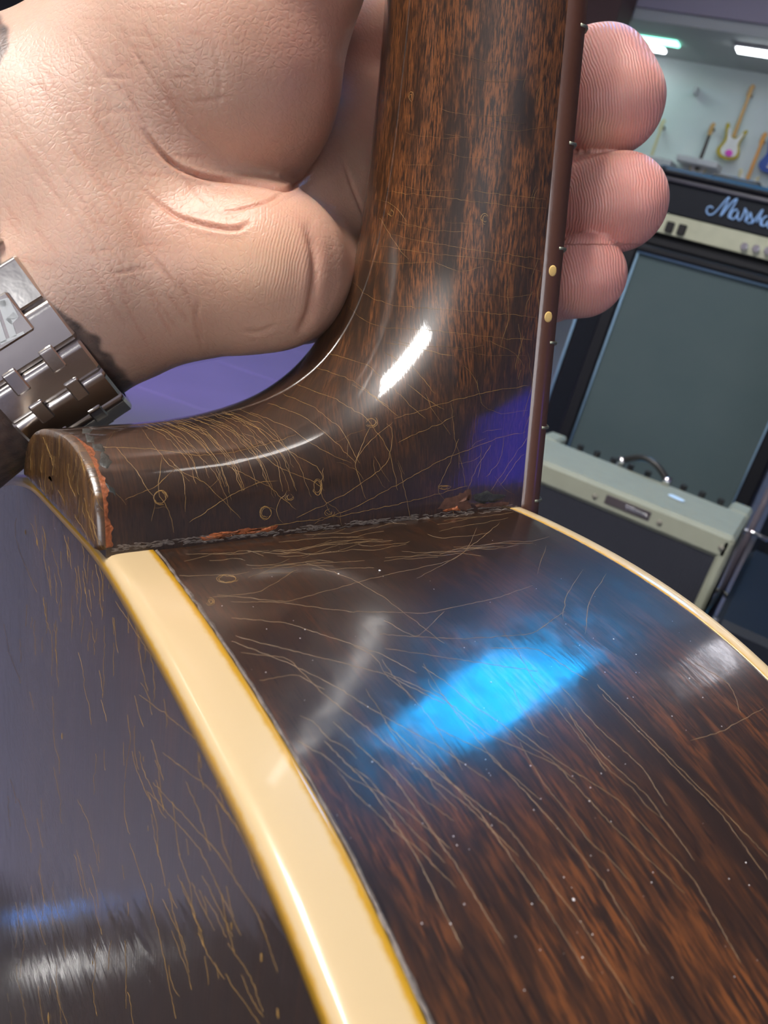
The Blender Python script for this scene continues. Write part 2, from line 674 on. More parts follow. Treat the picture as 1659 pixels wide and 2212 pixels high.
# combo amplifier in front
YF = 1.70
cx0, cx1, cz1, yb = -.572, -.040, .443, 2.03
combo = empty('combo_amplifier', ((cx0 + cx1) / 2, 1.86, 0))
L = np.array([-(cx0 + cx1) / 2, -1.86, 0])
q = MB()
q.box(*lb((cx0, YF, cz1 - .055), (cx1, YF + .235, cz1)), .009)
q.box(*lb((cx0, YF + .235, cz1 - .055), (cx0 + .05, yb, cz1)), .007)
q.box(*lb((cx1 - .05, YF + .235, cz1 - .055), (cx1, yb, cz1)), .007)
q.box(*lb((cx0, YF, .02), (cx0 + .022, yb, cz1 - .01)), .006)
q.box(*lb((cx1 - .022, YF, .02), (cx1, yb, cz1 - .01)), .006)
q.box(*lb((cx0, YF, .02), (cx1, yb, .06)), .006)
q.box(*lb((cx0 + .02, yb - .04, .02), (cx1 - .02, yb, cz1 - .09)), .004)
q.build('shell', m_cream, combo)
q = MB()
q.box(*lb((cx0 + .021, YF + .008, .06), (cx1 - .021, YF + .02, cz1 - .055)), .002)
q.build('grille_cloth', m_cloth2, combo)
q = MB()
q.box(*lb((cx0 + .051, YF + .24, cz1 - .05), (cx1 - .051, yb - .02, cz1 - .018)), .003)
q.build('rear_chassis', m_chrome, combo)
for k in range(9):
    x = cx0 + .10 + k * .045
    q = MB()
    q.tube([np.array((x, YF + .285, cz1 - .02)) + L, np.array((x, YF + .285, cz1 + .002)) + L], .008, 10)
    q.build('knob', m_black, combo)
hA = at(1340, 1005, 2, cz1)
hB = at(1437, 1047, 2, cz1)
q = MB()
tt = np.linspace(0, 1, 14)
pp = np.array([hA * (1 - t) + hB * t + np.array([0, 0, .012 + .028 * math.sin(math.pi * t)]) for t in tt]) + L
q.tube(pp, .008, 8)
q.build('handle', m_black, combo, True)
for hh in (hA, hB):
    q = MB()
    q.tube([hh + L + np.array([0, 0, -.001]), hh + L + np.array([0, 0, .02])], .010, 12)
    q.build('handle_bracket', m_chrome, combo, True)
npa, npb = at(1318, 1052, 1, YF), at(1415, 1090, 1, YF)
q = MB()
q.box(*lb((npa[0], YF - .003, cz1 - .036), (npb[0], YF + .001, cz1 - .016)), .001)
pl = q.build('name_plate', simple('plate_dark', (0.06, 0.05, 0.055), .35), combo)
q = MB()
pp = []
for k in range(60):
    t = k / 59
    pp.append(np.array([npa[0] + (npb[0] - npa[0]) * (.45 + .5 * t), YF - .004, cz1 - .026 + .006 * math.sin(t * 44) * (1 - .3 * t)]) + L)
q.tube(pp, .0014, 5)
q.build('chrome_flourish', m_chrome, combo, True)
for px, py in ((1297, 1041), (1437, 1100), (1570, 1158)):
    c = at(px, py, 1, YF)
    q = MB()
    q.tube([np.array((c[0], YF + .001, cz1 - .03)) + L, np.array((c[0], YF - .003, cz1 - .03)) + L], .006, 12)
    q.build('screw', simple('tan_screw', (.25, .24, .2), .4), combo, True)
tag(combo, 'low cream covered combo amplifier with a dark ribbed grille and top handle', 'amplifier')
# tag on the handle
q = MB()
ta, tb = at(1447, 1062, 2, cz1 + .002), at(1460, 1075, 2, cz1 + .002)
tcn = (ta + tb) / 2
out = []
for k in range(20):
    a = 2 * math.pi * k / 20
    out.append((.019 * math.copysign(abs(math.cos(a)) ** .6, math.cos(a)), .011 * math.copysign(abs(math.sin(a)) ** .6, math.sin(a))))
v = [(x, y, 0) for x, y in out] + [(x, y, .0015) for x, y in out]
n = len(out)
q.add(v, [tuple(range(n))[::-1], tuple(range(n, 2 * n))] + [(i, (i + 1) % n, (i + 1) % n + n, i + n) for i in range(n)])
o = q.build('price_tag', simple('tag_card', (.62, .8, 1.0), .5, var=.02))
o.location = (tcn[0] + .012, tcn[1] - .02, cz1 + .002)
o.rotation_euler = (0, 0, -.35)
tag(o, 'small pale blue swing tag lying on the cream amplifier top by its handle', 'tag')

# black gear left of the cabinet and right of the combo
q = MB()
lx1 = at(1262, 700, 1, 3.7)[0] + .2
lx0 = at(1236, 700, 1, 3.7)[0]
o = empty('amplifier_case', ((lx0 + lx1) / 2, 3.9, 0))
L = np.array([-(lx0 + lx1) / 2, -3.9, 0])
q.box(*lb((lx0, 3.7, .02), (lx1, 4.05, 1.0)), .02)
q.build('shell', m_tolex, o)
q = MB()
q.box(*lb((lx0 + .03, 3.692, .06), (lx1 - .03, 3.702, .96)), .004)
q.build('front_cloth', m_headp, o)
q = MB()
q.tube([np.array((lx0 + .008, 3.696, .02)) + L, np.array((lx0 + .008, 3.696, 1.0)) + L], .006, 8)
q.build('edge_trim', m_piping, o, True)
tag(o, 'black equipment case behind the tall cabinet, mostly hidden by the neck', 'case')

o = empty('equipment_rack', (.35, 2.75, 0))
q = MB()
q.box((-.36, -.2, .02), (.25, .3, 1.15), .015)
q.build('shell', m_headp, o)
for k in range(5):
    q = MB()
    q.box((-.33, -.215, .1 + k * .2), (.22, -.2, .27 + k * .2), .006)
    q.build('rack_unit', simple('rack_face', (0.006, 0.009, 0.014), .5), o)
tag(o, 'dark equipment rack to the right of the cream amplifier', 'rack')
o = empty('road_case', (.32, 1.78, 0))
q = MB()
q.box((-.33, -.28, .012), (.33, .3, .34), .012)
q.build('shell', m_headp, o)
for sx_ in (-.33, .33):
    q = MB()
    q.tube([(sx_, -.28, .01), (sx_, -.28, .34)], .008, 6)
    q.build('edge_trim', simple('dark_aluminium', (.06, .06, .07), .45), o, True)
q = MB()
q.box((-.04, -.292, .2), (.04, -.279, .25), .004)
q.build('latch', m_black, o)
tag(o, 'low black road case on the floor right of the cream amplifier', 'case')
sx = at(1632, 1120, 1, 2.35)
o = empty('guitar_stand', (sx[0], 2.35, 0))
q = MB()
q.tube([(0, 0, .02), (0.004, 0, .75)], .009, 10)
q.build('pole', simple('stand_grey', (.14, .12, .14), .4), o, True)
for a in (0.4, 2.5, 4.6):
    q = MB()
    q.tube([(0, 0, .12), (.1 * math.cos(a), .1 * math.sin(a), .06), (.24 * math.cos(a), .24 * math.sin(a), .012)], .008, 8)
    q.build('leg', m_black, o, True)
q = MB()
q.tube([(-.08, -.06, .33), (-.03, -.01, .31), (0, 0, .31), (.05, -.02, .31), (.08, -.06, .34)], .007, 8)
q.build('cradle', m_chrome, o, True)
tag(o, 'thin grey floor stand in the dark gap right of the cream amplifier', 'stand')

# ------------------------------------------------------------------ guitars on the far wall
m_maple = simple('maple', (0.72, 0.42, 0.14), .4, var=.08)
m_maple2 = simple('amber_maple', (0.80, 0.36, 0.07), .4, var=.08)
m_rose = simple('rosewood', (0.06, 0.035, 0.03), .5)
m_gold = simple('gold_finish', (0.55, 0.42, 0.04), .25, var=.1)
m_white = simple('white_guard', (0.86, 0.84, 0.80), .35, var=.03)
m_pink = simple('pink_decal', (0.85, 0.08, 0.62), .4)
m_creamb = simple('cream_finish', (0.75, 0.68, 0.42), .3)
m_bluef = simple('blue_finish', (0.02, 0.08, 0.4), .25)
m_peg = simple('nickel', (0.6, 0.6, 0.6), .3, metal=1)
BODY = [(0.00, .39), (.03, .385), (.05, .40), (.075, .44), (.105, .50), (.125, .53), (.15, .535), (.155, .51), (.148, .46), (.13, .40), (.115, .33), (.12, .26),
        (.15, .19), (.165, .12), (.155, .05), (.11, .01), (.03, -.005), (-.05, .0), (-.12, .03), (-.16, .09), (-.165, .16), (-.14, .22), (-.115, .29),
        (-.115, .36), (-.13, .43), (-.155, .50), (-.165, .56), (-.15, .60), (-.125, .60), (-.10, .54), (-.07, .46), (-.045, .405)]
BODY = [(x, z * .78) for x, z in BODY]


def smooth_outline(o, it=2):
    for _ in range(it):
        n = len(o)
        w = []
        for i in range(n):
            a, b2 = o[i], o[(i + 1) % n]
            w.append((.75 * a[0] + .25 * b2[0], .75 * a[1] + .25 * b2[1]))
            w.append((.25 * a[0] + .75 * b2[0], .25 * a[1] + .75 * b2[1]))
        o = w
    return o


def wall_guitar(x, ztop, body_m, guard_m, neck_m, head_m, label, scale=.93, decal=None):
    e = empty('electric_guitar', (x, YW - .12, ztop - .98 * scale))
    e.scale = (scale,) * 3
    q = MB()
    q.prism(smooth_outline(BODY), -.022, .022)
    q.build('body', body_m, e, bevel=.006)
    g = [(a * .72 + .01, z * .80 + .035) for a, z in BODY]
    q = MB()
    q.prism(smooth_outline(g), -.026, -.0225)
    q.build('pickguard', guard_m, e)
    q = MB()
    q.prism([(-.028, .30), (.028, .30), (.021, .80), (-.021, .80)], -.038, -.02)
    q.build('neck', neck_m, e, bevel=.004)
    q = MB()
    q.prism(smooth_outline([(-.021, .80), (-.03, .82), (-.038, .86), (-.034, .95), (-.01, .985), (.022, .975), (.035, .95), (.02, .92), (.03, .85), (.021, .80)], 1), -.034, -.019)
    q.build('headstock', head_m, e)
    for k in range(6):
        q = MB()
        q.tube([(-.034, -.027, .84 + k * .02), (-.052, -.027, .843 + k * .02)], .006, 8)
        q.build('tuning_peg', m_peg, e, True)
    for zc in (.12, .18, .24):
        q = MB()
        q.box((-.036, -.033, zc - .009), (.036, -.026, zc + .009), .003)
        q.build('pickup', m_white, e)
    q = MB()
    q.box((-.04, -.036, .065), (.04, -.025, .09), .003)
    q.build('bridge', m_peg, e)
    if decal:
        q = MB()
        q.prism(smooth_outline([(-.02, .05), (.05, .03), (.085, .07), (.06, .12), (0, .13), (-.03, .1)]), -.041, -.0365)
        q.build('pink_decal', decal, e)
    q = MB()
    q.box((-.02, -.01, .80), (.02, .115, .83), .004)
    o = q.build('wall_hanger', m_black)
    o.location = (x, YW - .12, ztop - .98 * scale)
    tag(o, 'black wall hanger behind the ' + label.split(',')[0].replace('electric guitar ', 'guitar '), 'hanger')
    tag(e, label, 'guitar', 'electric guitars hung along the far wall')
    return e


def wz(px, py):
    c = at(px, py, 1, YW - .12)
    return c[0], c[2]


wall_guitar(*wz(1628, 184), m_gold, m_white, m_maple, m_maple, 'gold electric guitar with a white guard and pink decal, wholly visible', .95, m_pink)
wall_guitar(*wz(1543, 266), m_creamb, m_white, m_rose, m_maple, 'electric guitar with dark neck and pale headstock, left of the gold one', .9)
wall_guitar(*wz(1655, 287), m_creamb, m_white, m_maple2, m_maple2, 'electric guitar with orange maple neck, lower right of the gold one', .93)
wall_guitar(*wz(1436, 258), m_creamb, m_creamb, m_creamb, m_creamb, 'cream electric guitar half hidden behind the fingertips', .93)
wall_guitar(*wz(1722, 215), m_bluef, m_bluef, m_maple, m_maple, 'blue electric guitar just cut by the right edge of the picture', .93)
xa, za = wz(1470, 345)
xb, zb = wz(1560, 355)
q = MB()
q.box((xa, YW - .4, za - .05), (xb, YW - .002, za + .03), .01)
o = q.build('wall_shelf', m_metal_w)
tag(o, 'white shelf on the far wall below the dark-necked guitar', 'shelf')
xa, za = wz(1405, 350)
q = MB()
q.box((xa - .1, YW - .4, za - .05), (xa + .35, YW - .002, za + .05), .01)
o = q.build('wall_shelf', m_metal_w)
tag(o, 'white shelf on the far wall beside the ring fingertip', 'shelf')
xa, za = wz(1503, 195)
q = MB()
q.box((-.03, -.06, -.05), (.03, .12, .05), .012)
o = q.build('wall_hook', m_metal_w)
o.location = (xa, YW - .12, za)
tag(o, 'bare white wall hook above the dark-necked guitar', 'hook')

# added unseen dark mat to darken the back's reflection, two added lamps for glints
q = MB()
q.box((-.66, -1.9, .0005), (1.3, .55, .009), .003)
o = q.build('reflection_mat', simple('reflection_mat_dark', (.022, .014, .013), .85, vscale=8))
tag(o, 'unseen dark brown mat added to darken the reflection in the guitar back', 'reflection_mat')
for (x_, y_, m_, lb_) in ((-.56, .21, emis('glint_lamp_white', (1, .97, .93), 9), 'small white lamp added on the floor for a glint in the guitar back'),
                          (-.62, .26, emis('glint_lamp_blue', (.03, .3, 1), 6), 'small blue lamp added on the floor for a glint in the guitar back')):
    e = empty('glint_lamp', (x_, y_, .009))
    q = MB()
    q.box((-.02, -.015, 0), (.02, .015, .02), .004)
    q.build('case', M_HOUSE, e)
    q = MB()
    q.box((-.009, -.006, .0205), (.009, .006, .023), .0008)
    q.build('lens', m_, e)
    tag(e, lb_, 'light')

# indigo light bar on the right wall
q = MB()
q.box((XR - .06, 2.0, 1.25), (XR - .03, 2.6, 2.0), .01)
o = q.build('wall_light', E_INDI)
tag(o, 'indigo light panel on the right hand wall', 'light')
q = MB()
q.box((XR - .03, 1.85, 1.15), (XR - .001, 2.75, 2.15), .01)
q.build('backing', M_HOUSE, o)

#--GUITAR--
# ------------------------------------------------------------------ the acoustic guitar being held
# guitar frame, mm: u up the neck from the body joint, d from soundboard towards the back, w towards the camera side
RG = np.array([[0.06632828, -0.83393172, 0.54786718],
               [-0.97086388, 0.07277544, 0.2283135],
               [-0.23026915, -0.5470481, -0.80480712]])
TG = np.array([14.21497068, -7.55009668, 190.14018536])
RGW = M @ RG
TGW = cw(TG)
guitar = bpy.data.objects.new('acoustic_guitar', None)
guitar.empty_display_size = .05
C.objects.link(guitar)
g4 = np.eye(4)
g4[:3, :3] = RGW
g4[:3, 3] = TGW
guitar.matrix_world = Matrix(g4.tolist())
tag(guitar, 'old dark brown acoustic guitar with cream binding, held by its neck', 'guitar')


def g2cam(p):
    return np.asarray(p, float) @ RG.T + TG


def cam2g(c):
    return (np.asarray(c, float) - TG) @ RG


def gpx(p):
    c = g2cam(p)
    return np.stack([CX + F * c[..., 0] / c[..., 2], CY + F * c[..., 1] / c[..., 2]], -1)


def lacquer(name, dark, light, patch_lo, patch_hi, stretch, fine, bmp, rough=.10, streak=0.0, noise_amt=.5, spec=.5, dents=.00004, wav=.00001):
    """aged lacquered wood; attribute gc = (along grain, across grain, 0) in metres"""
    m, nt, b = mat(name)
    g = attr(nt, 'gc').outputs['Vector']
    tone = attr(nt, 'tone').outputs['Fac']
    grain = noise(nt, g, 1.0, 5, .62, (stretch, fine, fine), .25)
    grain2 = noise(nt, g, 1.0, 3, .6, (stretch * .35, fine * .3, 1), .6)
    patch = noise(nt, g, 1.0, 4, .6, (stretch * .12, fine * .07, 1), .8)
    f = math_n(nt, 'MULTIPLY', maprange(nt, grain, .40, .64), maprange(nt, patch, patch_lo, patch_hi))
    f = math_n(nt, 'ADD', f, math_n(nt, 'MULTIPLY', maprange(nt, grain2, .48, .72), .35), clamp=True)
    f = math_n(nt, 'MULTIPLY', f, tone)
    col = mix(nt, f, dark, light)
    pore = maprange(nt, noise(nt, g, 1.0, 2, .5, (stretch * 1.3, fine * 1.7, 1), 0.0), .60, .68)
    col = mix(nt, math_n(nt, 'MULTIPLY', pore, .75), col, tuple(x * .25 for x in dark))
    lk(nt, col, b.inputs['Base Color'])
    b.inputs['Roughness'].default_value = .38
    b.inputs['Specular IOR Level'].default_value = .5
    b.inputs['Coat Weight'].default_value = 1.0
    b.inputs['Coat IOR'].default_value = 1.5
    rg = maprange(nt, noise(nt, g, 1.0, 5, .7, (140, 160, 1)), .35, .75, rough * .6, rough * 1.7)
    lk(nt, rg, b.inputs['Coat Roughness'])
    hgt = math_n(nt, 'ADD', math_n(nt, 'ADD', grain, math_n(nt, 'MULTIPLY', noise(nt, g, 1.0, 3, .55, (170, 25, 1)), wav / bmp)), math_n(nt, 'MULTIPLY', noise(nt, g, 1.0, 2, .5, (90, 110, 1)), dents / bmp))
    nb = bump(nt, hgt, bmp)
    lk(nt, nb, b.inputs['Coat Normal'])
    lk(nt, nb, b.inputs['Normal'])
    return m


m_neck = lacquer('neck_lacquer', (.020, .011, .006), (.18, .064, .019), .34, .60, 330, 2600, .000010, rough=.04, dents=.00002)
m_side = lacquer('side_lacquer', (.018, .009, .005), (.19, .060, .014), .38, .66, 200, 1500, .000008, rough=.13, dents=.00003)
m_back = lacquer('back_lacquer', (.020, .011, .008), (.085, .034, .012), .40, .66, 90, 2200, .00003, rough=.12, dents=.00010, wav=.00016)
m_fb = simple('rosewood_board', (0.085, 0.034, 0.02), .3, bmp=.00004, bscale=900, coat=.5)
m_gold_crack = simple('aged_lacquer_crack', (.29, .17, .05), .45, vscale=300, var=.3)
m_pale_crack = simple('pale_lacquer_crack', (.20, .125, .06), .45, vscale=300, var=.3)
m_bare = simple('bare_red_wood', (.20, .065, .035), .6, vscale=900, var=.35, bmp=.00006, bscale=1500)
m_dust = simple('grey_grime', (.16, .13, .11), .6, vscale=1200, var=.5, bmp=.0001, bscale=2500)
m_ivory, nt, b = mat('aged_ivory_binding')
bd = attr(nt, 'edge').outputs['Fac']
oc = objc(nt)
ed = math_n(nt, 'ADD', bd, math_n(nt, 'MULTIPLY', math_n(nt, 'SUBTRACT', noise(nt, oc, 700, 4, .6), .5), .5))
bc = mix(nt, maprange(nt, ed, .35, .95), (.56, .42, .235), (.46, .25, .015))
lk(nt, bc, b.inputs['Base Color'])
b.inputs['Roughness'].default_value = .28
b.inputs['Coat Weight'].default_value = .6
b.inputs['Coat Roughness'].default_value = .07
b.inputs['Subsurface Weight'].default_value = .0

# ---- neck and heel
KU = [0, 5, 9, 12, 13.5, 14, 15, 16, 18, 20, 22, 24, 27, 30, 35, 40, 45, 50, 60, 70, 80, 90, 100, 120, 150, 175]
KD = [300, 155, 121, 103, 90, 77, 63.5, 57.9, 49.7, 43.9, 40.8, 37.9, 34.5, 31.4, 28.7, 26.6, 24.4, 23.1, 21.2, 20.2, 19.7, 18.9, 18.3, 18.6, 18.8, 19]


_p = np.array([(13.0, 110.), (13.5, 95), (14, 79), (15, 65.5), (16, 58.4), (18, 50.2), (20, 45.0), (22, 41.2), (24, 38.1), (27, 34.7), (30, 31.9), (35, 28.7), (40, 26.3), (45, 24.5), (50, 23.1),
               (60, 21.3), (70, 20.2), (80, 19.6), (90, 19.0), (100, 18.7), (120, 18.6), (150, 18.8), (175, 19.0)])
_s = np.r_[0, np.cumsum(np.linalg.norm(np.diff(_p, axis=0), axis=1))]
_t = np.linspace(0, _s[-1], 1400)
_c = np.stack([np.interp(_t, _s, _p[:, 0]), np.interp(_t, _s, _p[:, 1])], 1)
_e0, _e1 = _c[0].copy(), _c[-1].copy()
for _ in range(1500):
    _c[1:-1] = (_c[:-2] + 2 * _c[1:-1] + _c[2:]) / 4
_ns = len(_c)


def depf(u):
    return float(np.interp(u, np.r_[0, _c[:, 0]], np.r_[300, _c[:, 1]]))


def pe(u):
    s = np.clip((38 - u) / 24, 0, 1)
    return 2.1 + 1.9 * s * s * (3 - 2 * s)


HC = 87.0


_m = _c[:, 0] < 72
_kd = np.r_[0, 14, _c[_m][::-1, 1]]
_ku = np.r_[900, 260, _c[_m][::-1, 0]]


def neck_section(u, n):
    dep = depf(u)
    dm = min(dep, HC)
    d = np.sin(np.linspace(0, 1, n) * math.pi / 2) * dm
    hw = 27.5 - .023 * u + 2.7 * np.clip(d / 87, 0, 1) * np.clip((60 - u) / 60, 0, 1)
    wn = np.sqrt(np.clip(1 - (d / dep) ** 2.1, 0, 1))
    ua = np.exp(np.interp(d, _kd, np.log(_ku + 1e-3)))
    wh = np.clip(1 - (max(u, 0.0) / ua) ** 2.5, 0, 1) ** (1 / 2.5)
    k = np.clip((u - 16) / 34, 0, 1)
    k = k * k * (3 - 2 * k)
    w = hw * (wh * (1 - k) + wn * k)
    if dep <= HC:
        w[-1] = 0
    s2 = .09 * np.clip((60 - u) / 40, 0, 1) * d / 87 * np.clip(u / 5, 0, 1)
    A = np.c_[u + s2 * w, d, w]
    B = np.c_[u - s2 * w, d, -w][::-1]
    return np.r_[A, B]


us = np.r_[-1.3, np.linspace(0, 10, 25)[:-1], np.linspace(10.3, 13.5, 22), np.linspace(13.6, 18, 60), np.linspace(18.2, 30, 50), np.linspace(30.5, 60, 50), np.linspace(61, 172, 80)]
NS = 110
secs = np.array([neck_section(u, NS) for u in us])
for _ in range(2):                      # even out knots of the depth curve on the neck part
    secs[110:-1] = (secs[109:-2] + 2 * secs[110:-1] + secs[111:]) / 4
gc = np.zeros_like(secs)
seg = np.linalg.norm(np.diff(secs[:, :, 1:], axis=1), axis=2)
arc = np.concatenate([np.zeros((len(us), 1)), np.cumsum(seg, 1)], 1)
gc[..., 0] = secs[..., 0] / 1000
gc[..., 1] = arc / 1000
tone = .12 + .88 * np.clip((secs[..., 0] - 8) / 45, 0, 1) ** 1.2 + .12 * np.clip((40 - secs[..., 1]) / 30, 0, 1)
nf = grid_faces(len(us), 2 * NS)
neck_V = secs.reshape(-1, 3) / 1000
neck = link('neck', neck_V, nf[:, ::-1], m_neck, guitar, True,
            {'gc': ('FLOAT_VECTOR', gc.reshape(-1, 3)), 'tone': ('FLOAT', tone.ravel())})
neck_bvh = (secs.reshape(-1, 3), nf)


# heel cap, a thin plate on the flat end of the heel
def cap_ring(k, d, grow=0.0):
    us2 = np.r_[np.linspace(0, 12, 22), np.linspace(12.2, 13.72, 16)]
    A = []
    for u in us2:
        s = neck_section(min(u, 13.72), 40)
        A.append(s[39])
    A = np.array(A)
    A = np.r_[A, (A * [1, 1, -1])[::-1] + 0]
    n = len(A) // 2
    for i in range(n):
        u = us2[i]
        sec = neck_section(u, 40)
        A[i] = sec[39]
        A[2 * n - 1 - i] = sec[40]
    cen = np.array([5.5, 0, 0])
    B = cen + (A - cen) * (1 + grow)
    B[:, 1] = d
    return B


ring0 = cap_ring(0, HC - .1)
ring1 = cap_ring(0, HC + 1.0, .0)
ring2 = cap_ring(0, HC + 1.5, -.03)
nR = len(ring0)
cen = np.array([[5.0, HC + 1.9, 0]])
inner = [cen + (ring2 - cen) * s for s in (.8, .6, .4, .2, .05)]
for i_, r_ in enumerate(inner):
    r_[:, 1] = HC + 1.5 + .4 * (1 - (.8, .6, .4, .2, .05)[i_])
capv = np.concatenate([ring0, ring1, ring2] + inner)
capf = grid_faces(8, nR, False, True)
m_cap = lacquer('heel_cap_lacquer', (.045, .020, .006), (.22, .10, .018), .35, .60, 130, 1700, .00012, rough=.2, dents=.0004)
gcc = np.c_[capv[:, 0] / 1000, capv[:, 2] / 1000, 0 * capv[:, 0]]
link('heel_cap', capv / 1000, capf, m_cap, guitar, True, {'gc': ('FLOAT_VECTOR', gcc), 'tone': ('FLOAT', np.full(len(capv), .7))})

# worn rim where the lacquer has gone along the heel edge
rim = []
for u in np.r_[np.linspace(0.2, 12, 70), np.linspace(12.1, 13.6, 14)]:
    s = neck_section(u, 60)
    rim.append(s[59])
rim = np.array(rim)
jit = np.cumsum(RNG.normal(0, .05, len(rim)))
vv, cc_ = [], []
for i, p in enumerate(rim):
    t = i / (len(rim) - 1)
    wdt = .55 + .20 * math.sin(i * .21) + .12 * math.sin(i * .57 + 1) + .08 * math.sin(i * 1.3)
    for k, dd in enumerate((0.0, .55, 1.0)):
        d_ = HC - dd * max(.35, wdt) * 1.4
        sec = neck_section(us[0] if i == 0 else min(float(p[0]), 13.6), 60)
        vv.append((p[0], d_, p[2] + (.06 if k < 2 else .02)))
m_worn = simple('worn_orange_edge', (.30, .085, .025), .55, vscale=1400, var=.5, bmp=.0002, bscale=1500)
o = link('worn_rim', np.array(vv) / 1000, grid_faces(len(rim), 3), m_worn, guitar)

# ---- fingerboard, frets, dots
q = MB()
v = []
for u in np.linspace(-30, 172, 30):
    h = 27.5 - .023 * u
    for (d_, w_) in ((-.02, h), (-5.2, h), (-5.9, h - .7), (-6.2, 0), (-5.9, -h + .7), (-5.2, -h), (-.02, -h)):
        v.append((u, d_, w_))
q.add(np.array(v) / 1000, [tuple(f_) for f_ in grid_faces(30, 7, False, True)])
gcf = None
fbo = q.build('fingerboard', m_fb, guitar, True)
m_fret = simple('tarnished_fret', (.34, .36, .28), .5, metal=1, bmp=.00003)
Lsc = 628.65
fpos = [Lsc * (2 ** (-n / 12) - 2 ** (-14 / 12)) for n in range(14, 6, -1)]
for u in fpos:
    if u > 168:
        continue
    u = max(u, .8)
    h = 27.5 - .023 * u
    q = MB()
    q.tube(np.array([(u, -5.5, h - .1), (u, -6.1, h - .6), (u, -6.7, h - 1.6), (u, -6.9, 0), (u, -6.7, -h + 1.6), (u, -6.1, -h + .6), (u, -5.5, -h + .1)]) / 1000,
           np.array([.2, .4, .6, .6, .6, .4, .2]) / 1000, 8)
    q.box(np.array((u - .28, -5.8, h - 1)) / 1000, np.array((u + .28, -3.9, h + .07)) / 1000)
    q.build('fret', m_fret, guitar, True)
m_dot = simple('yellowed_dot', (.85, .58, .20), .35, var=.1, vscale=500)
for (px, py) in ((1207, 585), (1196, 685)):
    best = min(((abs(gpx(np.array([u, -2.9, 27.5 - .023 * u]))[1] - py), u) for u in np.linspace(20, 70, 800)))
    u = best[1]
    h = 27.5 - .023 * u
    q = MB()
    q.tube(np.array([(u, -2.7, h - 1), (u, -2.7, h + .02), (u, -2.7, h + .06)]) / 1000, np.array([1.1, 1.1, .8]) / 1000, 20)
    q.build('side_dot', m_dot, guitar, True)

# ---- body
WT = np.array([0, 28, 37.8, 50.3, 61.4, 71.5, 80.7, 85.8, 95, 105, 115, 126, 138, 150, 159, 164, 165, 163])
UT = np.array([.3, -.2, -1.0, -2.5, -4.4, -6.9, -10, -12.2, -17, -23, -29.5, -38, -50, -68, -92, -120, -160, -240])
WB_ = np.array([0, 23, 30, 41, 54, 65, 75.4, 83.2, 90.2, 95.6, 100.5, 105, 115, 126, 138, 150, 159, 164, 165, 163])
UB_ = np.array([-.3, -.4, -.9, -2.6, -5.0, -7.5, -10.2, -12.3, -14.9, -17.3, -19.9, -22.4, -29, -37, -49, -67, -91, -119, -160, -240])


def catmull(Wk, Uk, n):
    P = np.c_[Uk, Wk]
    d = np.r_[0, np.cumsum(np.linalg.norm(np.diff(P, axis=0), axis=1))]
    t = np.linspace(0, 1, n)
    s = t * d[-1]
    m_ = np.zeros_like(P)
    m_[1:-1] = (P[2:] - P[:-2]) / (d[2:] - d[:-2])[:, None]
    m_[0] = (P[1] - P[0]) / (d[1] - d[0])
    m_[-1] = (P[-1] - P[-2]) / (d[-1] - d[-2])
    i = np.clip(np.searchsorted(d, s) - 1, 0, len(d) - 2)
    h = (d[i + 1] - d[i])[:, None]
    x = ((s - d[i])[:, None]) / h
    return ((2 * x ** 3 - 3 * x ** 2 + 1) * P[i] + (x ** 3 - 2 * x ** 2 + x) * h * m_[i] + (-2 * x ** 3 + 3 * x ** 2) * P[i + 1] + (x ** 3 - x ** 2) * h * m_[i + 1])


NO = 260
top = catmull(WT, UT, NO)
bot = catmull(WB_, UB_, NO)
for a_ in (top, bot):
    for _ in range(25):
        a_[1:-1] = (a_[:-2] + 2 * a_[1:-1] + a_[2:]) / 4


def full(o_):
    return np.r_[o_[::-1] * [1, -1], o_[1:]]


top, bot = full(top), full(bot)             # from far side (w<0) to camera side (w>0)
NF = len(top)
sarc = np.r_[0, np.cumsum(np.linalg.norm(np.diff(top, axis=0), axis=1))]
sarc -= sarc[NF // 2]


def rim_pts(d, inset=0.0):
    t = np.clip(d / 87, 0, 1)
    p = top * (1 - t) + bot * t
    tg = np.gradient(p, axis=0)
    tg /= np.linalg.norm(tg, axis=1)[:, None]
    nrm = np.c_[tg[:, 1], -tg[:, 0]]      # outward (towards +u at the shoulder)
    return p - nrm * inset, nrm


def rim_surface(dl, il):
    rows = []
    for d, ins in zip(dl, il):
        p, _ = rim_pts(d, ins)
        rows.append(np.c_[p[:, 0], np.full(NF, d), p[:, 1]])
    return np.array(rows)               # (len(dl), NF, 3)


DT, DB = 3.2, 79.6
dl = np.linspace(DT, DB, 60)
side = rim_surface(dl, np.zeros(60))
gcs = np.stack([np.broadcast_to(sarc / 1000, (60, NF)), np.broadcast_to(dl[:, None] / 1000, (60, NF)), np.zeros((60, NF))], -1)
sa = np.broadcast_to(sarc, (60, NF))
dd = np.broadcast_to(dl[:, None], (60, NF))
tone_s = .16 + .70 * np.clip((np.abs(sa) - 60) / 60, 0, 1) + .0 * dd
side_o = link('side', side.reshape(-1, 3) / 1000, grid_faces(60, NF)[:, ::-1], m_side, guitar, True,
              {'gc': ('FLOAT_VECTOR', gcs.reshape(-1, 3)), 'tone': ('FLOAT', tone_s.ravel())})


def binding(name, dl_, il_, edge):
    r_ = rim_surface(dl_, il_)
    return link(name, r_.reshape(-1, 3) / 1000, grid_faces(len(dl_), NF)[:, ::-1], m_ivory, guitar, True,
                {'edge': ('FLOAT', np.repeat(np.array(edge, float), NF))})


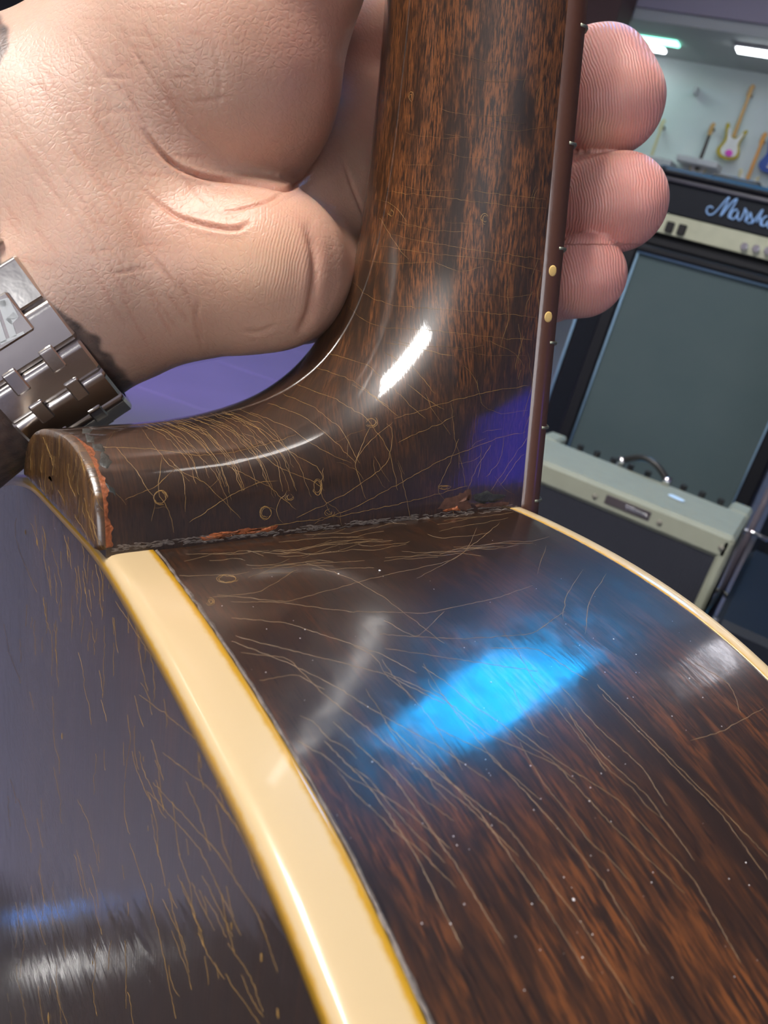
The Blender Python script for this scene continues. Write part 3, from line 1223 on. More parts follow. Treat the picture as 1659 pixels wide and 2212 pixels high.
binding('top_binding', [3.25, 3.2, 3.0, 1.6, .5, .15, 0, 0], [.6, 0, -.12, -.12, -.10, .1, .5, 2.2], [1, 1, .7, .1, 0, 0, .2, .5])
binding('back_binding', [79.55, 79.6, 79.8, 80.2, 80.7, 81.6, 84, 85.4, 86.2, 86.7, 87.0, 87.2, 87.6, 87.3],
        [.6, 0, -.18, -.2, -.2, -.2, -.2, -.15, .0, .3, .7, 1.2, 2.2, 2.25], [1.3, 1.3, 1.2, .95, .55, .05, 0, 0, 0, .1, .35, .75, 1.3, 1.4])
# joint groove next to the binding, dirt filled
for nm, d0, amp, mm in (('grime_line', 79.3, .22, m_dust), ('grime_line', 3.4, .08, m_dust)):
    p, nrm = rim_pts(d0, 0)
    r1 = []
    for k, off in enumerate((-1, -.4, .4, 1)):
        hh = (.0, .12, .12, .0)[k] * (1 if amp > .15 else .5)
        jn = RNG.normal(0, 1, NF) * amp * .35
        jw = amp * (1.5 + RNG.normal(0, .5, NF))
        q2 = p + nrm * (hh * (1 + .5 * RNG.normal(0, 1, NF)) + .01)[:, None]
        r1.append(np.c_[q2[:, 0], d0 + off * jw * .7 + jn * .3, q2[:, 1]])
    o = link(nm, np.array(r1).reshape(-1, 3) / 1000, grid_faces(4, NF)[:, ::-1], mm, guitar)
    o['kind'] = 'stuff'


# back, slightly arched
def plate(name, d0, arch, ins, m, base, flip):
    p, _ = rim_pts(base, ins)
    rows = []
    g_ = []
    kk = np.r_[1, .985, .97, np.linspace(.94, .02, 46)]
    cen_ = np.array([-200, 0.0])
    for k in kk:
        q2 = cen_ + (p - cen_) * k
        q2[:, 0] = np.minimum(q2[:, 0], p[:, 0])
        rr = 1 - k
        rows.append(np.c_[q2[:, 0], np.full(NF, d0 + arch * (1 - (1 - rr) ** 2)), q2[:, 1]])
    rows = np.array(rows)
    gg = np.stack([rows[..., 0] / 1000, rows[..., 2] / 1000, 0 * rows[..., 0]], -1)
    return rows, gg


rows, gg = plate('back', 87.4, 5.0, 2.2, None, 87, False)
tb = .35 + 0 * rows[..., 0]
tb = np.clip(1.0 - (-rows[..., 0] - 4) / 30, 0.3, 1) * .9
back_o = link('back', rows.reshape(-1, 3) / 1000, grid_faces(rows.shape[0], NF)[:, ::-1], m_back, guitar, True,
              {'gc': ('FLOAT_VECTOR', gg.reshape(-1, 3)), 'tone': ('FLOAT', tb.ravel())})
backrows = rows
rows2, gg2 = plate('soundboard', 0, -1.5, 2.1, None, 0, True)
link('soundboard', rows2.reshape(-1, 3) / 1000, grid_faces(rows2.shape[0], NF), simple('spruce_top', (.32, .16, .05), .2), guitar)

# ---- surfaces for tracing details onto the guitar
bv = []
for Vx, Fx in ((neck_V, nf), (side.reshape(-1, 3) / 1000, grid_faces(60, NF)), (rows.reshape(-1, 3) / 1000, grid_faces(rows.shape[0], NF)), (capv / 1000, capf)):
    bv.append(BVHTree.FromPolygons([Vector(x) for x in Vx], [tuple(int(i) for i in f_) for f_ in Fx]))
cam_g = cam2g(np.zeros(3)) / 1000


def hit(px, py, which=(0, 1, 2, 3)):
    dr = cam2g(P3(px, py, 100.0)) / 1000 - cam_g
    dr /= np.linalg.norm(dr)
    best = None
    for k in which:
        loc, nrm, i, dist = bv[k].ray_cast(Vector(cam_g), Vector(dr))
        if loc is not None and (best is None or dist < best[2]):
            n_ = np.array(nrm)
            if n_ @ dr > 0:
                n_ = -n_
            best = (np.array(loc), n_, dist)
    return best


class Ribbons:
    def __init__(s):
        s.v, s.f = [], []

    def add(s, P, Nn, wd, lift=.00004):
        P = np.asarray(P)
        Nn = np.asarray(Nn)
        if len(P) < 2:
            return
        tg = np.gradient(P, axis=0)
        sd = np.cross(tg, Nn)
        sd /= np.linalg.norm(sd, axis=1)[:, None] + 1e-12
        n = len(P)
        w_ = wd if not np.isscalar(wd) else np.full(n, wd)
        w_ = w_ * np.minimum(1, np.minimum(np.arange(n), np.arange(n)[::-1]) / 2 + .3)
        b0 = len(s.v)
        for i in range(n):
            s.v += [tuple(P[i] + sd[i] * w_[i] / 2 + Nn[i] * .000005), tuple(P[i] + Nn[i] * lift), tuple(P[i] - sd[i] * w_[i] / 2 + Nn[i] * .000005)]
        for i in range(n - 1):
            a = b0 + i * 3
            s.f += [(a, a + 1, a + 4, a + 3), (a + 1, a + 2, a + 5, a + 4)]

    def px(s, pts, wd, which=(0, 1, 2, 3), jit=1.5, step=9):
        pts = np.array(pts, float)
        d = np.r_[0, np.cumsum(np.linalg.norm(np.diff(pts, axis=0), axis=1))]
        n = max(4, int(d[-1] / step))
        t = np.linspace(0, d[-1], n)
        x = np.interp(t, d, pts[:, 0])
        y = np.interp(t, d, pts[:, 1])
        if len(pts) > 2:
            for _ in range(3):
                x[1:-1] = (x[:-2] + 2 * x[1:-1] + x[2:]) / 4
                y[1:-1] = (y[:-2] + 2 * y[1:-1] + y[2:]) / 4
        x = x + RNG.normal(0, jit, n) * .7
        y = y + RNG.normal(0, jit, n) * .7
        P, Nn = [], []
        last = None
        for a_, b_ in zip(x, y):
            h_ = hit(a_, b_, which)
            if h_ is None or (P and np.linalg.norm(h_[0] - P[-1]) > .006):
                if len(P) > 2:
                    s.add(P, Nn, wd * RNG.uniform(.6, 1.3, len(P)))
                P, Nn = [], []
                if h_ is None:
                    continue
            P.append(h_[0])
            Nn.append(h_[1])
        if len(P) > 2:
            s.add(P, Nn, wd * RNG.uniform(.6, 1.3, len(P)))

    def build(s, name, m):
        if s.f:
            o = link(name, np.array(s.v), np.array(s.f), m, guitar)
            o['kind'] = 'stuff'
            return o


def wander(p0, p1, bend, n=7, jit=6):
    p0, p1 = np.array(p0, float), np.array(p1, float)
    t = np.linspace(0, 1, n)[:, None]
    d = p1 - p0
    nr = np.array([-d[1], d[0]])
    out = p0 + d * t + nr * bend * 4 * t * (1 - t)
    out[1:-1] += RNG.normal(0, jit, (n - 2, 2))
    return out


# checking in the finish: neck and heel
R1 = Ribbons()
G, T = .00007, .00005
heel_traced = [
    [(830, 412), (950, 425), (1100, 445), (1190, 452)], [(815, 530), (930, 548), (1060, 560), (1190, 590)], [(860, 478), (930, 498), (1010, 500)],
    [(845, 505), (900, 520), (1060, 545), (1200, 565)], [(770, 560), (850, 570), (940, 565)], [(940, 565), (990, 590), (1045, 575)], [(760, 605), (790, 640), (850, 660), (960, 668), (1100, 680), (1190, 690)],
    [(750, 660), (780, 690), (830, 708), (920, 712), (1060, 728), (1190, 738)], [(835, 740), (870, 745), (980, 770)], [(1010, 410), (1120, 425), (1200, 432)],
    [(1040, 730), (1110, 760), (1130, 790)], [(880, 830), (930, 870), (960, 885)], [(700, 760), (800, 790), (880, 870), (920, 905)],
    [(850, 905), (960, 870), (1060, 845), (1190, 825)], [(680, 1130), (780, 1090), (960, 990), (1080, 945), (1180, 925)], [(640, 1120), (760, 1060), (840, 1000), (850, 920), (835, 915)],
    [(560, 1140), (760, 1110), (900, 1080), (1010, 1050)], [(860, 955), (960, 910), (980, 900)], [(975, 870), (980, 940), (1000, 1010), (1005, 1050)],
    [(920, 850), (930, 880), (975, 940)], [(1030, 820), (1040, 880), (1080, 895), (1150, 885)], [(800, 920), (765, 1000), (790, 1080)], [(765, 1000), (790, 960), (850, 910)],
    [(460, 905), (520, 940), (600, 1010), (680, 1040), (700, 1060)], [(500, 900), (570, 930), (640, 985), (690, 1010), (700, 1040)],
    [(540, 890), (620, 920), (690, 970), (760, 1000)], [(580, 870), (660, 900), (720, 950), (770, 1000)], [(610, 850), (680, 880), (740, 930), (775, 1000)],
    [(640, 830), (720, 860), (790, 900), (840, 970), (860, 1060)], [(670, 790), (760, 820), (840, 880)], [(360, 905), (430, 940), (480, 1010), (500, 1080)],
    [(300, 915), (330, 960), (370, 1010), (440, 1040), (520, 1120)], [(220, 965), (330, 970), (430, 985), (520, 975), (640, 940)], [(250, 965), (290, 1010), (320, 1060), (335, 1075)],
    [(350, 985), (340, 1060), (350, 1080), (370, 1110), (375, 1150)], [(365, 990), (395, 1020), (400, 1060), (400, 1105)], [(480, 1000), (580, 1050), (640, 1100)],
    [(620, 1060), (590, 1100), (610, 1130)], [(700, 1010), (690, 1060), (720, 1120)], [(760, 830), (800, 850), (860, 900)], [(990, 950), (960, 1030), (940, 1060), (960, 1080)],
    [(1060, 960), (1030, 1010), (1010, 1060)], [(1150, 930), (1100, 1000), (1060, 1060)], [(1175, 950), (1120, 990), (1080, 1050)], [(1090, 940), (1080, 1000), (1050, 1030)],
    [(830, 760), (900, 800), (940, 850)], [(560, 950), (600, 1000), (610, 1060)], [(410, 1130), (480, 1080), (560, 1040), (600, 1040)], [(270, 1080), (340, 1050), (380, 1010)],
    [(890, 1140), (870, 1040), (860, 1000)], [(1000, 790), (1030, 820), (1035, 850)], [(1095, 620), (1100, 690), (1080, 750)], [(1120, 700), (1130, 760)],
    [(820, 470), (850, 520), (880, 560)], [(810, 430), (850, 440), (880, 480)], [(1140, 760), (1150, 830), (1130, 900)], [(1170, 590), (1160, 650), (1175, 700)]]
for tr in heel_traced:
    R1.px(tr, G if tr[0][0] < 900 and tr[0][1] > 700 else T, (0,), 1.3)
for k in range(24):                       # arcs wrapping from the heel's upper edge
    x0 = 300 + k * 9 + RNG.uniform(-8, 8)
    y0 = np.interp(x0, [150, 350, 500, 580, 640, 690, 720], [916, 907, 880, 848, 803, 755, 705]) + 6
    ln = RNG.uniform(60, 190)
    R1.px([(x0, y0), (x0 + ln * .45, y0 + ln * .18), (x0 + ln * .85, y0 + ln * .62), (x0 + ln, y0 + ln * 1.05)], T * RNG.uniform(.7, 1.3), (0,), 1.5)
for k in range(26):                       # short random checks in the dark lower part
    x0, y0 = RNG.uniform(240, 1150), RNG.uniform(930, 1110)
    a_ = RNG.uniform(-.6, 2.2)
    ln = RNG.uniform(25, 80)
    R1.px(wander((x0, y0), (x0 + ln * math.cos(a_), y0 + ln * math.sin(a_)), RNG.uniform(-.2, .2), 5, 4), T * .8, (0,), 1.5)
for k in range(16):
    y0 = RNG.uniform(60, 780)
    x0 = RNG.uniform(840, 1050)
    ln = RNG.uniform(60, 200)
    R1.px(wander((x0, y0), (x0 + ln, y0 + ln * RNG.uniform(0, .14)), .05, 6, 3), T * .6, (0,), 1.0)
for k in range(16):
    x0, y0 = RNG.uniform(1080, 1200), RNG.uniform(60, 900)
    ln = RNG.uniform(20, 60)
    R1.px(wander((x0, y0), (x0 - ln * .25, y0 + ln), .1, 5, 2), T * .7, (0,), 1.0)
R1.build('lacquer_crack', m_gold_crack)

# dings: small rings of broken finish
R2 = Ribbons()
for (px, py, rx, ry, n_) in ((802, 912, 17, 13, 3), (1047, 472, 9, 14, 2), (347, 1075, 17, 18, 4), (573, 1108, 15, 18, 4), (625, 1075, 13, 9, 2), (686, 1052, 10, 20, 3),
                             (712, 1108, 14, 9, 2), (888, 208, 6, 12, 2), (490, 1250, 26, 9, 3), (455, 1300, 10, 10, 3), (1070, 148, 5, 5, 1), (845, 460, 9, 12, 2), (960, 1053, 18, 5, 3)):
    for j in range(n_):
        a0 = RNG.uniform(0, 6)
        sp = RNG.uniform(3.5, 6.2)
        rr = RNG.uniform(.55, 1.05)
        R2.px([(px + rx * rr * math.cos(a0 + sp * t_), py + ry * rr * math.sin(a0 + sp * t_)) for t_ in np.linspace(0, 1, 10)], G * 1.3, (0, 1), .8, 4)
R2.build('chipped_ding', m_gold_crack)

# side: long checks fanning away from the joint
R3 = Ribbons()
side_tr = [
    [(500, 1335), (620, 1345), (770, 1395), (830, 1415), (900, 1455)], [(500, 1300), (600, 1300), (740, 1320), (920, 1325), (1080, 1290), (1150, 1265)],
    [(470, 1285), (620, 1300), (800, 1250), (980, 1210), (1080, 1130)], [(510, 1375), (650, 1410), (830, 1455), (960, 1520)], [(500, 1385), (640, 1440), (720, 1480), (800, 1530), (960, 1620), (1060, 1690)],
    [(520, 1410), (620, 1420), (700, 1500), (790, 1570), (900, 1660), (1010, 1740), (1120, 1850)], [(560, 1470), (640, 1455), (700, 1490)],
    [(820, 1370), (890, 1375), (1000, 1380), (1150, 1370), (1220, 1320)], [(830, 1400), (960, 1420), (1160, 1450)], [(830, 1450), (960, 1510), (1060, 1590), (1200, 1650), (1330, 1790), (1480, 1930)],
    [(940, 1570), (1060, 1630), (1180, 1760), (1300, 1900), (1400, 2060)], [(830, 1560), (960, 1680), (1100, 1790), (1260, 2000), (1370, 2170)],
    [(1110, 1570), (1200, 1640), (1340, 1730), (1500, 1900), (1600, 2080)], [(1220, 1530), (1300, 1630), (1400, 1720), (1500, 1860)], [(1290, 1480), (1390, 1580), (1500, 1690), (1600, 1790), (1659, 1850)],
    [(1300, 1500), (1420, 1620), (1560, 1760), (1659, 1900)], [(1210, 1480), (1290, 1570), (1390, 1660), (1440, 1740)], [(900, 1610), (1040, 1760), (1180, 1960), (1280, 2120)],
    [(720, 1560), (850, 1680), (980, 1860), (1090, 2040)], [(700, 1600), (800, 1700), (900, 1850), (1000, 2050)], [(1500, 1430), (1580, 1480), (1600, 1540)], [(1260, 1230), (1220, 1290), (1215, 1340)],
    [(1310, 1240), (1270, 1300), (1265, 1370)], [(1180, 1180), (1160, 1240)], [(1650, 1530), (1560, 1580), (1490, 1600)], [(660, 1215), (760, 1250), (830, 1290), (960, 1390)],
    [(830, 1340), (900, 1380), (960, 1320)], [(1030, 1140), (1010, 1190), (900, 1250)], [(1060, 1400), (1160, 1400), (1270, 1470)], [(640, 1230), (560, 1280), (460, 1290)]]
for tr in side_tr:
    R3.px(tr, .00009, (1,), 1.0)
for k in range(15):
    x0 = RNG.uniform(640, 1350)
    y0 = 1250 + (x0 - 640) * .1 + RNG.uniform(60, 420)
    ln = RNG.uniform(120, 420)
    sl = math.radians(RNG.uniform(34, 58))
    R3.px(wander((x0, y0), (x0 + ln * math.cos(sl), y0 + ln * math.sin(sl)), RNG.uniform(-.05, .06), 7, 5), .000065, (1,), 1.0)
for k in range(40):                        # fine checks parallel to the heel joint
    x0 = RNG.uniform(380, 1000)
    y0 = 1180 - (x0 - 320) * .1 + RNG.uniform(6, 90)
    ln = RNG.uniform(60, 220)
    R3.px(wander((x0, y0), (x0 + ln, y0 - ln * RNG.uniform(.02, .2)), RNG.uniform(-.08, .08), 6, 3), .00006, (1,), .8)
R3.build('lacquer_crack', m_pale_crack)
# stray specks of dust and pits on the side
q = MB()
for k in range(150):
    x0, y0 = RNG.uniform(450, 1640), RNG.uniform(1150, 2180)
    h_ = hit(x0, y0, (1,))
    if h_ is None:
        continue
    r_ = RNG.uniform(.03, .10) / 1000 * (2.2 if k < 10 else 1)
    c_ = h_[0] + h_[1] * r_ * .3
    a1 = np.cross(h_[1], [0, 1, 0])
    a1 /= np.linalg.norm(a1)
    a2 = np.cross(h_[1], a1)
    vv_ = [c_ + r_ * (math.cos(t_) * a1 + math.sin(t_) * a2) for t_ in np.linspace(0, 2 * math.pi, 6)[:-1]] + [c_ + h_[1] * r_ * .7]
    q.add(vv_, [(i, (i + 1) % 5, 5) for i in range(5)])
o = q.build('dust_speck', simple('dust', (.6, .6, .62), .3), guitar)
o['kind'] = 'stuff'

# back: short bright checks along the grain
R4 = Ribbons()
for k in range(150):
    x0 = RNG.uniform(5, 640)
    y0 = RNG.uniform(1100, 2150)
    ln = RNG.uniform(30, 170)
    a_ = math.radians(RNG.uniform(72, 96) - 22 * np.clip((x0 - 250) / 300, 0, 1))
    if x0 > 500 and k % 2:
        continue
    R4.px(wander((x0, y0), (x0 + ln * math.cos(a_), y0 + ln * math.sin(a_)), RNG.uniform(-.06, .06), 6, 2.2), RNG.uniform(.00004, .00007), (2,), 1.2)
for tr in ([(350, 1625), (450, 1700), (560, 1850)], [(320, 1710), (430, 1830), (520, 2020)], [(330, 1690), (470, 1840), (560, 1980), (600, 2100)], [(300, 1500), (380, 1560), (470, 1640)],
           [(470, 1730), (520, 1800), (560, 1900)], [(250, 1300), (330, 1420), (420, 1500)], [(280, 1820), (340, 2000), (380, 2200)]):
    R4.px(tr, .00007, (2,), 1.2)
R4.build('lacquer_crack', m_gold_crack)
# heel cap checks
R5 = Ribbons()
for k in range(42):
    x0 = RNG.uniform(75, 205)
    y0 = RNG.uniform(925, 1150)
    ln = RNG.uniform(20, 90)
    a_ = math.radians(RNG.uniform(60, 100))
    R5.px(wander((x0, y0), (x0 + ln * math.cos(a_), y0 + ln * math.sin(a_)), RNG.uniform(-.1, .1), 6, 1.5), .00007, (3,), 1.0, 6)
for k in range(60):
    x0 = RNG.uniform(42, 330)
    y0 = RNG.uniform(1060, 1400)
    ln = RNG.uniform(25, 80)
    a_ = math.radians(RNG.uniform(78, 98))
    R5.px(wander((x0, y0), (x0 + ln * math.cos(a_), y0 + ln * math.sin(a_)), RNG.uniform(-.05, .05), 6, 1.5), .00006, (2,), 1.0, 6)
R5.build('lacquer_crack', m_gold_crack)
# gold pits beside the back binding
q = MB()
for (x0, y0, r_) in ((535, 1770, 7), (612, 1950, 8), (500, 2000, 7), (565, 2070, 8), (705, 2160, 9), (600, 2190, 9), (640, 2060, 5), (590, 1880, 6), (430, 1640, 5), (470, 1700, 5), (475, 1620, 4),
                     (134, 1590, 6), (105, 2200, 8), (310, 1640, 4), (320, 1790, 4), (80, 1170, 6), (55, 1150, 5), (200, 2080, 4), (375, 1490, 5), (345, 1330, 4), (390, 1350, 4)):
    h_ = hit(x0, y0, (2,))
    if h_ is None:
        continue
    r_ = r_ / F * h_[2]
    a1 = np.array([1.0, 0, 0])
    a2 = np.cross(h_[1], a1)
    a2 /= np.linalg.norm(a2)
    rj = RNG.uniform(.6, 1.2, 9)
    vv_ = [h_[0] + r_ * rj[i] * (1.6 * math.cos(t_) * a1 + .6 * math.sin(t_) * a2) + h_[1] * .00001 for i, t_ in enumerate(np.linspace(0, 2 * math.pi, 10)[:-1])] + [h_[0] + h_[1] * r_ * .25]
    q.add(vv_, [(i, (i + 1) % 9, 9) for i in range(9)])
o = q.build('finish_pit', m_gold_crack, guitar)
o['kind'] = 'stuff'


# bare and damaged patches traced on the surface
def patch(name, pts, m, which, lift=.00006, rag=2.0, sub=14):
    pts = np.array(pts, float)
    n = len(pts)
    big = []
    for i in range(n):
        a_, b_ = pts[i], pts[(i + 1) % n]
        k_ = max(1, int(np.linalg.norm(b_ - a_) / 7))
        for t_ in np.arange(k_) / k_:
            big.append(a_ * (1 - t_) + b_ * t_ + RNG.normal(0, rag, 2))
    big = np.array(big)
    c_ = big.mean(0)
    rings, V_, F_ = (1, .75, .5, .25), [], []
    ok = True
    for r_ in rings:
        for p_ in big:
            q_ = c_ + (p_ - c_) * r_
            h_ = hit(q_[0], q_[1], which)
            if h_ is None:
                return None
            V_.append(h_[0] + h_[1] * (lift if r_ < 1 else .000005))
    h_ = hit(c_[0], c_[1], which)
    V_.append(h_[0] + h_[1] * lift)
    n = len(big)
    F_ = [tuple(x) for x in grid_faces(4, n, False, True)] + [(3 * n + i, 3 * n + (i + 1) % n, 4 * n) for i in range(n)]
    o_ = link(name, np.array(V_), F_, m, guitar)
    return o_


m_flake = simple('grey_flake', (.045, .047, .042), .4, vscale=600, var=.5, bmp=.0001, bscale=1500)
m_darkwood = simple('exposed_brown_wood', (.12, .055, .035), .6, vscale=900, var=.4, bmp=.00008, bscale=1500)
patch('bare_patch', [(945, 1100), (960, 1080), (1000, 1062), (1015, 1058), (1020, 1075), (1010, 1085), (1020, 1098), (985, 1104)], m_darkwood, (0,), .00003)
patch('bare_patch', [(1095, 1055), (1130, 1042), (1142, 1010), (1146, 1040), (1146, 1082), (1115, 1090), (1100, 1082)], m_darkwood, (0,), .00003)
patch('bare_patch', [(955, 1103), (990, 1092), (995, 1104)], m_worn, (0,), .00005, 1)
patch('bare_patch', [(1025, 1090), (1060, 1086), (1100, 1084), (1098, 1092), (1030, 1098)], m_darkwood, (0,), .00003, 1)
patch('lacquer_flake', [(1022, 1070), (1050, 1062), (1075, 1068), (1092, 1070), (1085, 1080), (1060, 1086), (1030, 1086)], m_flake, (0,), .00018, 1.5)
patch('bare_patch', [(430, 1160), (470, 1150), (540, 1143), (600, 1136), (590, 1146), (500, 1158), (440, 1170)], m_worn, (0,), .00003, 2)
for pl_ in ([(222, 975), (236, 985), (242, 1000), (236, 1012), (222, 1010), (214, 995)], [(196, 958), (222, 960), (226, 975), (205, 975)], [(184, 938), (206, 945), (204, 957), (188, 955)],
            [(225, 1040), (240, 1050), (252, 1070), (236, 1060)], [(180, 925), (200, 930), (196, 938), (176, 934)]):
    patch('lacquer_flake', pl_, m_flake, (0,), .00016, 1.2)
# ragged ridge of grime in the corner between heel and side
RB = Ribbons()
for rep, (dy, wd_) in enumerate(((0, .0007), (-5, .0005), (4, .0004))):
    for x0 in range(240, 1120, 12):
        yb_ = 1190 - (x0 - 230) * .1025
        if RNG.random() < (.12, .35, .4)[rep]:
            continue
        RB.px([(x0, yb_ + dy - 3 + RNG.normal(0, 1.5)), (x0 + 7, yb_ + dy - 4 + RNG.normal(0, 1.5)), (x0 + 16, yb_ + dy - 4 + RNG.normal(0, 1.5))], wd_ * RNG.uniform(.3, 1.1), (0, 1), 1.0, 5)
RB.build('grime_ridge', m_dust)
# ------------------------------------------------------------------ the left hand and forearm (camera millimetres)
def cone(p, a, b, ra, rb):
    ab = b - a
    t = np.clip(((p - a) @ ab) / (ab @ ab), 0, 1)
    return np.linalg.norm(p - (a + t[:, None] * ab), axis=1) - (ra + t * (rb - ra))


def smin(a, b, k):
    h = np.maximum(k - np.abs(a - b), 0) / k
    return np.minimum(a, b) - h * h * k / 4


WC = P3(16, 534, 174)
_r = WC / np.linalg.norm(WC)
AX = np.array([-.81, .59, 0.0])
AX = AX - (AX @ _r) * _r                      # forearm axis, towards the elbow
AX /= np.linalg.norm(AX)
NX = np.array([.5887, .8083, 0.0])            # across the wrist
NX = NX - (NX @ AX) * AX
NX /= np.linalg.norm(NX)
ZX = np.cross(AX, NX)
if ZX[2] > 0:
    ZX = -ZX                                  # towards the camera
FA = WC + AX * 110
W0 = P3(136, 450, 174)
PALM = [(W0, WC, 24, 23.5, 15.5), (WC, FA, 23.5, 26, 15.5), (W0, P3(355, 318, 181), 24, 21, 15.5)]
HYPO = [((300, 600, 173, 19), (460, 580, 172, 17.2)), ((460, 580, 172, 17), (580, 582, 170, 15.8)), ((580, 582, 170, 15.8), (650, 605, 183, 13)),
        ((650, 603, 184, 12.5), (728, 595, 203, 9.5)), ((728, 595, 203, 9.5), (840, 600, 227, 9))]
META = [((420, 500, 187, 16), (820, 440, 221, 12)), ((450, 400, 190, 16), (830, 250, 220, 12)), ((450, 280, 189, 17), (840, 30, 220, 12)),
        ((560, 440, 190, 13), (690, 380, 206, 13)), ((600, 330, 192, 12), (740, 300, 212, 13)), ((690, 550, 191, 10), (765, 430, 213, 10))]
THEN = [((220, 330, 173, 22), (450, 150, 171, 25)), ((450, 150, 171, 25), (500, 175, 168, 22.5)), ((450, 150, 171, 25), (545, -100, 166, 23.0)), ((545, -100, 166, 23.0), (680, -600, 160, 17)),
        ((360, 160, 176, 19), (470, -60, 174, 21))]
FING = [
    # index
    [((840, 30, 220, 12), (1060, -30, 222, 10)), ((1060, -30, 222, 10), (1190, -75, 208, 10.5))],
    # middle: pad as three strands
    [((830, 250, 220, 12), (1080, 220, 222, 10.5)), ((1080, 220, 222, 10.5), (1235, 195, 208, 12.0)), ((1235, 165, 206, 11), (1300, 170, 196, 11.2)),
     ((1300, 170, 196, 11.2), (1330, 218, 193, 11.4)), ((1235, 225, 206, 11), (1318, 228, 196, 11.5))],
    [((820, 440, 221, 12), (1080, 445, 222, 10)), ((1080, 445, 222, 10), (1230, 438, 209, 11)), ((1230, 438, 209, 11.2), (1336, 438, 193, 11.8))],
    [((820, 600, 219, 11), (1060, 620, 222, 9)), ((1060, 620, 222, 9), (1170, 615, 209, 9.5)), ((1170, 615, 209, 9.6), (1262, 596, 194, 10.2))]]


def sdf(p):
    c = CX, CY
    d = None
    for pa, pb, ra_, rb_, off in PALM:
        for sg in (-1, 0, 1):
            o = NX * off * sg
            q = cone(p, pa + o, pb + o, ra_, rb_)
            d = q if d is None else smin(d, q, 4)
    for a, b in META:
        d = smin(d, cone(p, P3(*a[:3]), P3(*b[:3]), a[3], b[3]), 9)
    for a, b in HYPO:
        d = smin(d, cone(p, P3(*a[:3]), P3(*b[:3]), a[3], b[3]), 7)
    th = None
    for a, b in THEN:
        q = cone(p, P3(*a[:3]), P3(*b[:3]), a[3], b[3])
        th = q if th is None else smin(th, q, 7)
    # the thumb mound melts into the wrist on the left and folds over the palm on the right
    px = CX + F * p[:, 0] / p[:, 2]
    k = np.interp(px, [200, 400, 560], [15, 10, 1.2])
    d = smin(d, th, k)
    for fg in FING:
        f = None
        for a, b in fg:
            q = cone(p, P3(*a[:3]), P3(*b[:3]), a[3], b[3])
            f = q if f is None else smin(f, q, 4)
        kk = np.interp(px, [880, 1050], [6, .5])
        d = smin(d, f, kk)
    return d


def surface_nets(fn, lo, hi, h):
    n = np.ceil((np.array(hi) - lo) / h).astype(int) + 1
    ax = [lo[i] + h * np.arange(n[i]) for i in range(3)]
    V = np.empty(n)
    for i in range(0, n[0], 12):
        g = np.stack(np.meshgrid(ax[0][i:i + 12], ax[1], ax[2], indexing='ij'), -1)
        V[i:i + 12] = fn(g.reshape(-1, 3)).reshape(g.shape[:3])
    ins = V < 0
    cnt = np.zeros(n - 1, int)
    acc = np.zeros((*(n - 1), 3))
    cn = [(i, j, k) for i in (0, 1) for j in (0, 1) for k in (0, 1)]

    def cs(A, c):
        return A[c[0]:n[0] - 1 + c[0], c[1]:n[1] - 1 + c[1], c[2]:n[2] - 1 + c[2]]
    for c in cn:
        for a in range(3):
            if c[a] == 0:
                e = list(c)
                e[a] = 1
                va, vb = cs(V, c), cs(V, e)
                m = (va < 0) != (vb < 0)
                t = np.where(m, va / np.where(m, va - vb, 1), 0)
                cnt += m
                for b in range(3):
                    acc[..., b] += m * (c[b] + (t if b == a else 0))
    act = cnt > 0
    idx = -np.ones(n - 1, int)
    idx[act] = np.arange(act.sum())
    ii = np.argwhere(act)
    P = np.array(lo) + h * (ii + acc[act] / cnt[act][:, None])
    Fc = []
    for a in range(3):
        b, c = (a + 1) % 3, (a + 2) % 3
        sl = [slice(None)] * 3
        s0 = [slice(1, n[i] - 1) for i in range(3)]
        s0[a] = slice(0, n[a] - 1)
        s1 = list(s0)
        s1[a] = slice(1, n[a])
        A, B = ins[tuple(s0)], ins[tuple(s1)]
        for flip in (0, 1):
            m = (A & ~B) if flip == 0 else (~A & B)
            w = np.argwhere(m)
            if len(w) == 0:
                continue
            base = w.copy()
            base[:, b] += 1
            base[:, c] += 1

            def g(db, dc):
                q = base.copy()
                q[:, b] -= db
                q[:, c] -= dc
                return idx[q[:, 0], q[:, 1], q[:, 2]]
            f = np.stack([g(1, 1), g(0, 1), g(0, 0), g(1, 0)], 1)
            if flip:
                f = f[:, ::-1]
            Fc.append(f)
    Fc = np.concatenate(Fc)
    Fc = Fc[(Fc >= 0).all(1)]
    return P, Fc


def subdivide(P, Q):
    e = np.sort(np.concatenate([Q[:, [0, 1]], Q[:, [1, 2]], Q[:, [2, 3]], Q[:, [3, 0]]]), 1)
    u, inv = np.unique(e, axis=0, return_inverse=True)
    inv = inv.ravel()
    m = len(Q)
    n = len(P)
    em = P[u].mean(1)
    fc = P[Q].mean(1)
    E = [n + inv[i * m:(i + 1) * m] for i in range(4)]
    cidx = n + len(u) + np.arange(m)
    NQ = np.concatenate([np.stack([Q[:, i], E[i], cidx, E[i - 1]], 1) for i in range(4)])
    return np.concatenate([P, em, fc]), NQ


def grad(fn, P, e=.15):
    g = np.stack([fn(P + np.eye(3)[i] * e) - fn(P - np.eye(3)[i] * e) for i in range(3)], 1)
    return g / (np.linalg.norm(g, axis=1)[:, None] + 1e-9)


